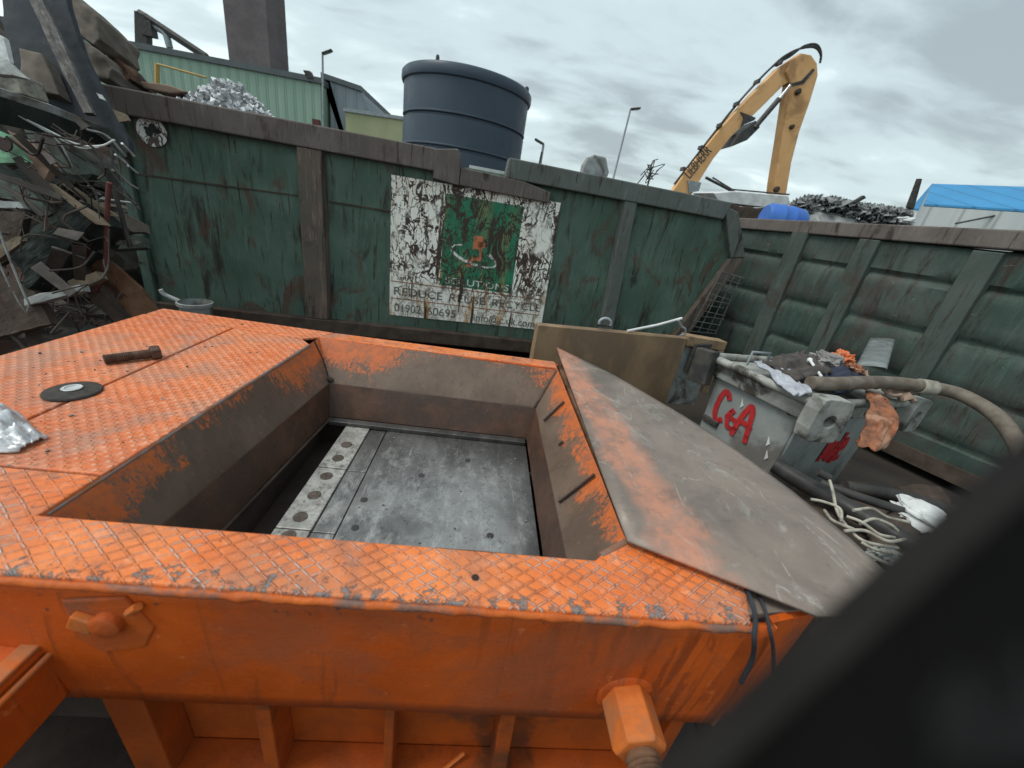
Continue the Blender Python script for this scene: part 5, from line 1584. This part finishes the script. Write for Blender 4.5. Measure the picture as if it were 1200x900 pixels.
plate('rubber_belt', 'rubber', [(0, -30), (72, -30), (80, 10), (95, 55), (112, 95), (132, 130), (150, 160), (152, 178), (128, 160), (100, 140), (72, 128), (44, 112), (22, 90), (6, 55)], 4.2, 'wide dark blue grey rubber belt hanging diagonally over the left scrap pile', .06, .55, 'rubber belt', .02)
plate('rubber_belt', 'darksteel', [(38, -20), (60, 20), (85, 78), (108, 132), (98, 132), (74, 86), (48, 30), (26, -20)], 4.08, 'narrow ridged strip along the dark rubber belt', .03, .55, 'rubber strip', .01)
plate('crushed_panel', 'lump', [(72, -20), (95, 2), (113, 18), (118, 46), (108, 52), (88, 38), (78, 14)], 5.2, 'top grey brown crushed panel above the skip corner', .5, .3, bevel=.035)
plate('crushed_panel', 'lump', [(82, 38), (106, 53), (122, 66), (131, 80), (128, 92), (112, 92), (96, 70)], 5.1, 'middle grey brown crushed panel just above the skip corner', .5, .3, bevel=.03)
plate('crushed_panel', 'rust', [(127, 62), (145, 74), (154, 92), (140, 96), (130, 88)], 5.3, 'small brown crushed panel touching the skip rail', .4, .3, bevel=.05)
plate('crushed_panel', 'lump', [(22, 56), (48, 62), (62, 92), (70, 112), (38, 104), (24, 84)], 4.05, 'brown grey dented panel under the rubber belt', .1, .4, bevel=.03)
plate('sheet_offcut', 'white', [(-20, 30), (4, 44), (11, 72), (-20, 66)], 3.7, 'cream white sheet corner at the left picture edge', .03, .2, 'sheet offcut')
plate('sheet_offcut', 'palegrey', [(-20, 56), (8, 70), (36, 94), (14, 88), (-20, 84)], 3.5, 'pointed grey metal blade at the left edge', .03, .5, 'sheet offcut')
plate('sheet_offcut', 'cream', [(-10, 92), (20, 86), (27, 111), (-10, 106)], 3.7, 'cream plastic block below the pointed grey blade', .2, .1, 'plastic block', .03)
# long angle iron with a pale top edge
t = thing('steel_channel', 'long dark channel with a pale top edge crossing the left scrap pile', 'steel channel', ony(60, 140, 3.6))
P_ = [ony(x, y, Yq) for x, y, Yq in ((-30, 93, 3.3), (60, 123, 3.7), (128, 152, 4.1))]
P2 = [ony(x, y, Yq) for x, y, Yq in ((-30, 103, 3.3), (60, 132, 3.7), (126, 158, 4.1))]
P3 = [ony(x, y, Yq) for x, y, Yq in ((-30, 138, 3.3), (60, 158, 3.7), (128, 172, 4.1))]
o = MB(); o.add(P_ + P2, [(0, 1, 4, 3), (1, 2, 5, 4)]); o.build('top_flange', 'palegrey', t, solid=.02, two=True)
o = MB(); o.add(P2 + P3, [(0, 1, 4, 3), (1, 2, 5, 4)]); o.build('web', 'blackgreen', t, solid=.03, two=True)
bar('cable', 'white', [(20, 135), (55, 152), (90, 169), (118, 171), (134, 164)], 3.55, .012, 'upper white cable looping across the left scrap pile', 'cable')
bar('cable', 'palegrey', [(22, 136), (58, 156), (92, 173), (116, 173)], 3.5, .009, 'lower white cable running beside the looping white cable', 'cable')
bar('cable', 'palegrey', [(55, 153), (72, 170), (80, 186), (84, 196)], 3.5, .010, 'pale grey wire bending down under the white cable loop', 'cable')
plate('painted_panel', 'mint', [(-30, 142), (8, 156), (22, 174), (34, 190), (-30, 192)], 3.2, 'mint green painted panel with a round hole at the left edge', .03, .3, 'painted panel')
c = ony(7, 170, 3.17)  # flat black disc added for the darkness of the panel's hole
tag(MB().lathe([(.045, 0), (.045, .012)], c, (0, -1, .3), 18).build('hole_disc', 'void'), 'black disc standing in for the dark round hole in the mint green panel', 'plug')
plate('timber_plank', 'salmon', [(8, 152), (32, 164), (62, 193), (52, 210), (34, 192), (24, 176)], 3.3, 'pinkish brown torn plank beside the mint green panel', .05, .3, 'plank')
plate('steel_plate', 'olive', [(22, 140), (70, 162), (112, 198), (122, 214), (70, 200), (60, 190), (34, 162)], 3.75, 'dark olive plate behind the white cable loop', .05, .2)
plate('steel_plate', 'blackgreen', [(-20, 190), (34, 194), (60, 206), (108, 204), (100, 214), (52, 218), (20, 214), (-20, 222)], 3.6, 'blackened plate below the mint green panel', .06, .2)
plate('box_beam', 'blackgreen', [(77, 232), (110, 259), (32, 340), (12, 300)], 3.1, 'dark box beam end tilted in the middle of the left scrap pile', .5, .25, 'beam', .012, .3)
plate('timber_plank', 'tan', [(51, 214), (58, 214), (118, 258), (124, 264), (112, 262)], 3.2, 'light tan batten lying over the dark box beam', .04, .2, 'plank')
plate('timber_plank', 'tan', [(70, 214), (76, 214), (132, 250), (138, 254), (122, 252)], 3.5, 'second tan batten behind the light one', .04, .2, 'plank')
plate('steel_plate', 'olive', [(-20, 205), (24, 208), (60, 250), (52, 256), (14, 232), (-20, 232)], 3.35, 'olive brown crushed plate at the left edge under the blackened plate', .05, .3)
bar('steel_rod', 'lump', [(4, 218), (30, 234), (52, 253)], 3.2, .022, 'brown grey rod crossing the olive crushed plate', 'rod')
plate('sheet_offcut', 'palegrey', [(-20, 234), (22, 236), (28, 244), (-20, 243)], 3.15, 'flat pale strip at the left edge below the brown rod', .05, .2, 'sheet offcut')
plate('steel_plate', 'darkrust', [(-20, 246), (30, 248), (18, 300), (-20, 320)], 3.3, 'dark rusty plate at the left edge', .05, .2)
plate('steel_plate', 'tan', [(-10, 290), (22, 276), (28, 282), (-10, 310)], 3.1, 'dull beige plate edge low at the left', .05, .2)
plate('painted_panel', 'darkrust', [(-20, 318), (40, 342), (60, 380), (-20, 400)], 2.95, 'big dark brown plate at the foot of the left pile', .06, .2)
# hoses and rods
bar('red_hose', 'redhose', [(128, 214), (126, 240), (125, 270), (124, 300), (120, 326), (111, 342)], 3.3, .026, 'dull red hose hanging down the scrap pile', 'hose', 12)
bar('steel_rod', 'darksteel', [(134, 222), (142, 252), (153, 290)], 3.5, .026, 'dark rod right of the hanging red hose', 'rod')
bar('steel_rod', 'darkrust', [(62, 206), (96, 232), (134, 262)], 3.7, .02, 'thin brown rod behind the tan battens', 'rod')
bar('cable', 'palegrey', [(-2, 268), (14, 310), (28, 344), (34, 356), (32, 366)], 2.9, .011, 'grey wire hanging at the far left', 'cable')
bar('cable', 'palegrey', [(-4, 300), (6, 324), (12, 336)], 2.88, .009, 'short grey wire at the far left edge', 'cable')
bar('cable', 'palegrey', [(16, 342), (22, 354), (31, 366)], 2.85, .008, 'short grey wire end crossing the hanging wire', 'cable')
plate('steel_plate', 'rust', [(80, 302), (128, 305), (160, 334), (190, 372), (146, 378), (112, 344)], 3.4, 'brown rusty plate leaning behind the orange deck corner', .06, .45, slope=.1)
plate('box_beam', 'darkrust', [(70, 302), (84, 302), (148, 374), (138, 382), (110, 356)], 3.3, 'dark beam edge beside the brown rusty plate', .1, .3, 'beam', .01)
plate('timber_plank', 'palegrey', [(28, 350), (94, 333), (98, 341), (30, 358)], 2.95, 'short grey plank at the foot of the pile above the deck', .06, .3, 'plank')
plate('timber_plank', 'tan', [(80, 330), (112, 318), (118, 326), (84, 340)], 3.1, 'small beige board end below the red hose', .06, .3, 'plank')
plate('steel_plate', 'olive', [(100, 276), (168, 276), (172, 290), (140, 292), (104, 288)], 3.8, 'grey green flattened sheet beside the skip edge', .06, .5)
plate('steel_plate', 'palegrey', [(92, 276), (130, 280), (164, 283), (160, 287), (120, 286)], 3.6, 'thin bright sheet edge beside the skip', .02, .5)
plate('steel_plate', 'lump', [(110, 246), (146, 250), (168, 262), (170, 272), (118, 272)], 3.9, 'dull grey sheet crushed above the flattened one', .06, .4)
for i, (p, l_) in enumerate((([(143, 168), (157, 183)], 'topmost bright rod poking out beside the skip corner'), ([(135, 181), (149, 192)], 'second bright rod below the topmost one beside the skip corner'),
                            ([(150, 194), (161, 203)], 'short bright rod end against the skip edge'), ([(104, 217), (122, 232)], 'shiny rod end left of the red hose'), ([(112, 232), (156, 238)], 'long shiny strip behind the red hose'))):
    bar('bright_rod', 'alu', p, 3.6 + .1 * i, .014, l_, 'rod', 8, .15)
for i, (p, l_) in enumerate((([(102, 152), (126, 160), (148, 184)], 'grey bent tube under the rubber belt end'), ([(90, 176), (120, 210), (160, 240)], 'dark grey tube running down to the skip edge'),
                            ([(131, 176), (134, 196), (150, 214), (163, 222)], 'pale thin tube bending toward the skip edge'), ([(112, 180), (140, 214), (164, 246)], 'grey tube next to the bent pale tube'),
                            ([(84, 172), (88, 190), (92, 196)], 'short grey tube standing below the cable loop'))):
    bar('scrap_tube', 'scraptube' if i != 1 else 'darksteel', p, 3.75 + .06 * i, .016, l_, 'tube')
plate('sheet_offcut', 'tan', [(131, 127), (146, 133), (151, 141), (140, 143)], 4.0, 'small beige scrap at the left end of the skip rail', .03, .2, 'sheet offcut')
plate('sheet_offcut', 'white', [(112, 108), (117, 110), (122, 117), (116, 115)], 4.0, 'tiny white scrap on the rubber belt edge', .02, .2, 'sheet offcut')
plate('steel_plate', 'blackgreen', [(100, 148), (128, 150), (150, 176), (146, 186), (118, 160)], 3.9, 'dark bent strip just under the end of the rubber belt', .04, .2)

# ================================================================== FOREGROUND RAIL (very near, out of focus)
def near(px, py, d):
    return EYE + R @ (cv(px, py) / F * d)


t = thing('padded_rail', 'black padded rail close to the camera crossing the lower right corner', 'rail', near(800, 1000, .08))
a, b = near(905, 1012, .073), near(1330, 628, .073)
dv = (b - a) / np.linalg.norm(b - a)
n = 60
pts = [a - dv * .25 + dv * (.62 * i / n) for i in range(n + 1)]
o = MB().tube(pts, [.0205 + .0010 * mnoise.noise(Vector((i * .35, 2, 0))) for i in range(n + 1)], 28)
o.build('padding', 'pad', t, 60)
q1, q2 = near(925, 1060, .060), near(1371, 658, .060)
dv2 = (q2 - q1) / np.linalg.norm(q2 - q1)
MB().tube([q1 - dv2 * .2, q2 + dv2 * .1], .0150, 20).build('dark_side_tube', 'padshade', t, 60)  # added nearer tube, its black paints the dark lower side of the rail
o = MB(); rnd = random.Random(77)
for i in range(46):
    p = near(rnd.uniform(1090, 1230), rnd.uniform(840, 905), .0445)
    d = R @ np.array((rnd.gauss(.3, .5), rnd.gauss(1, .4), rnd.gauss(0, .3))) * .0022
    o.tube([p, p + d, p + d * 1.8 + R @ np.array((.0006, 0, 0))], .00022, 5)
o.build('frayed_threads', 'fluff', t)
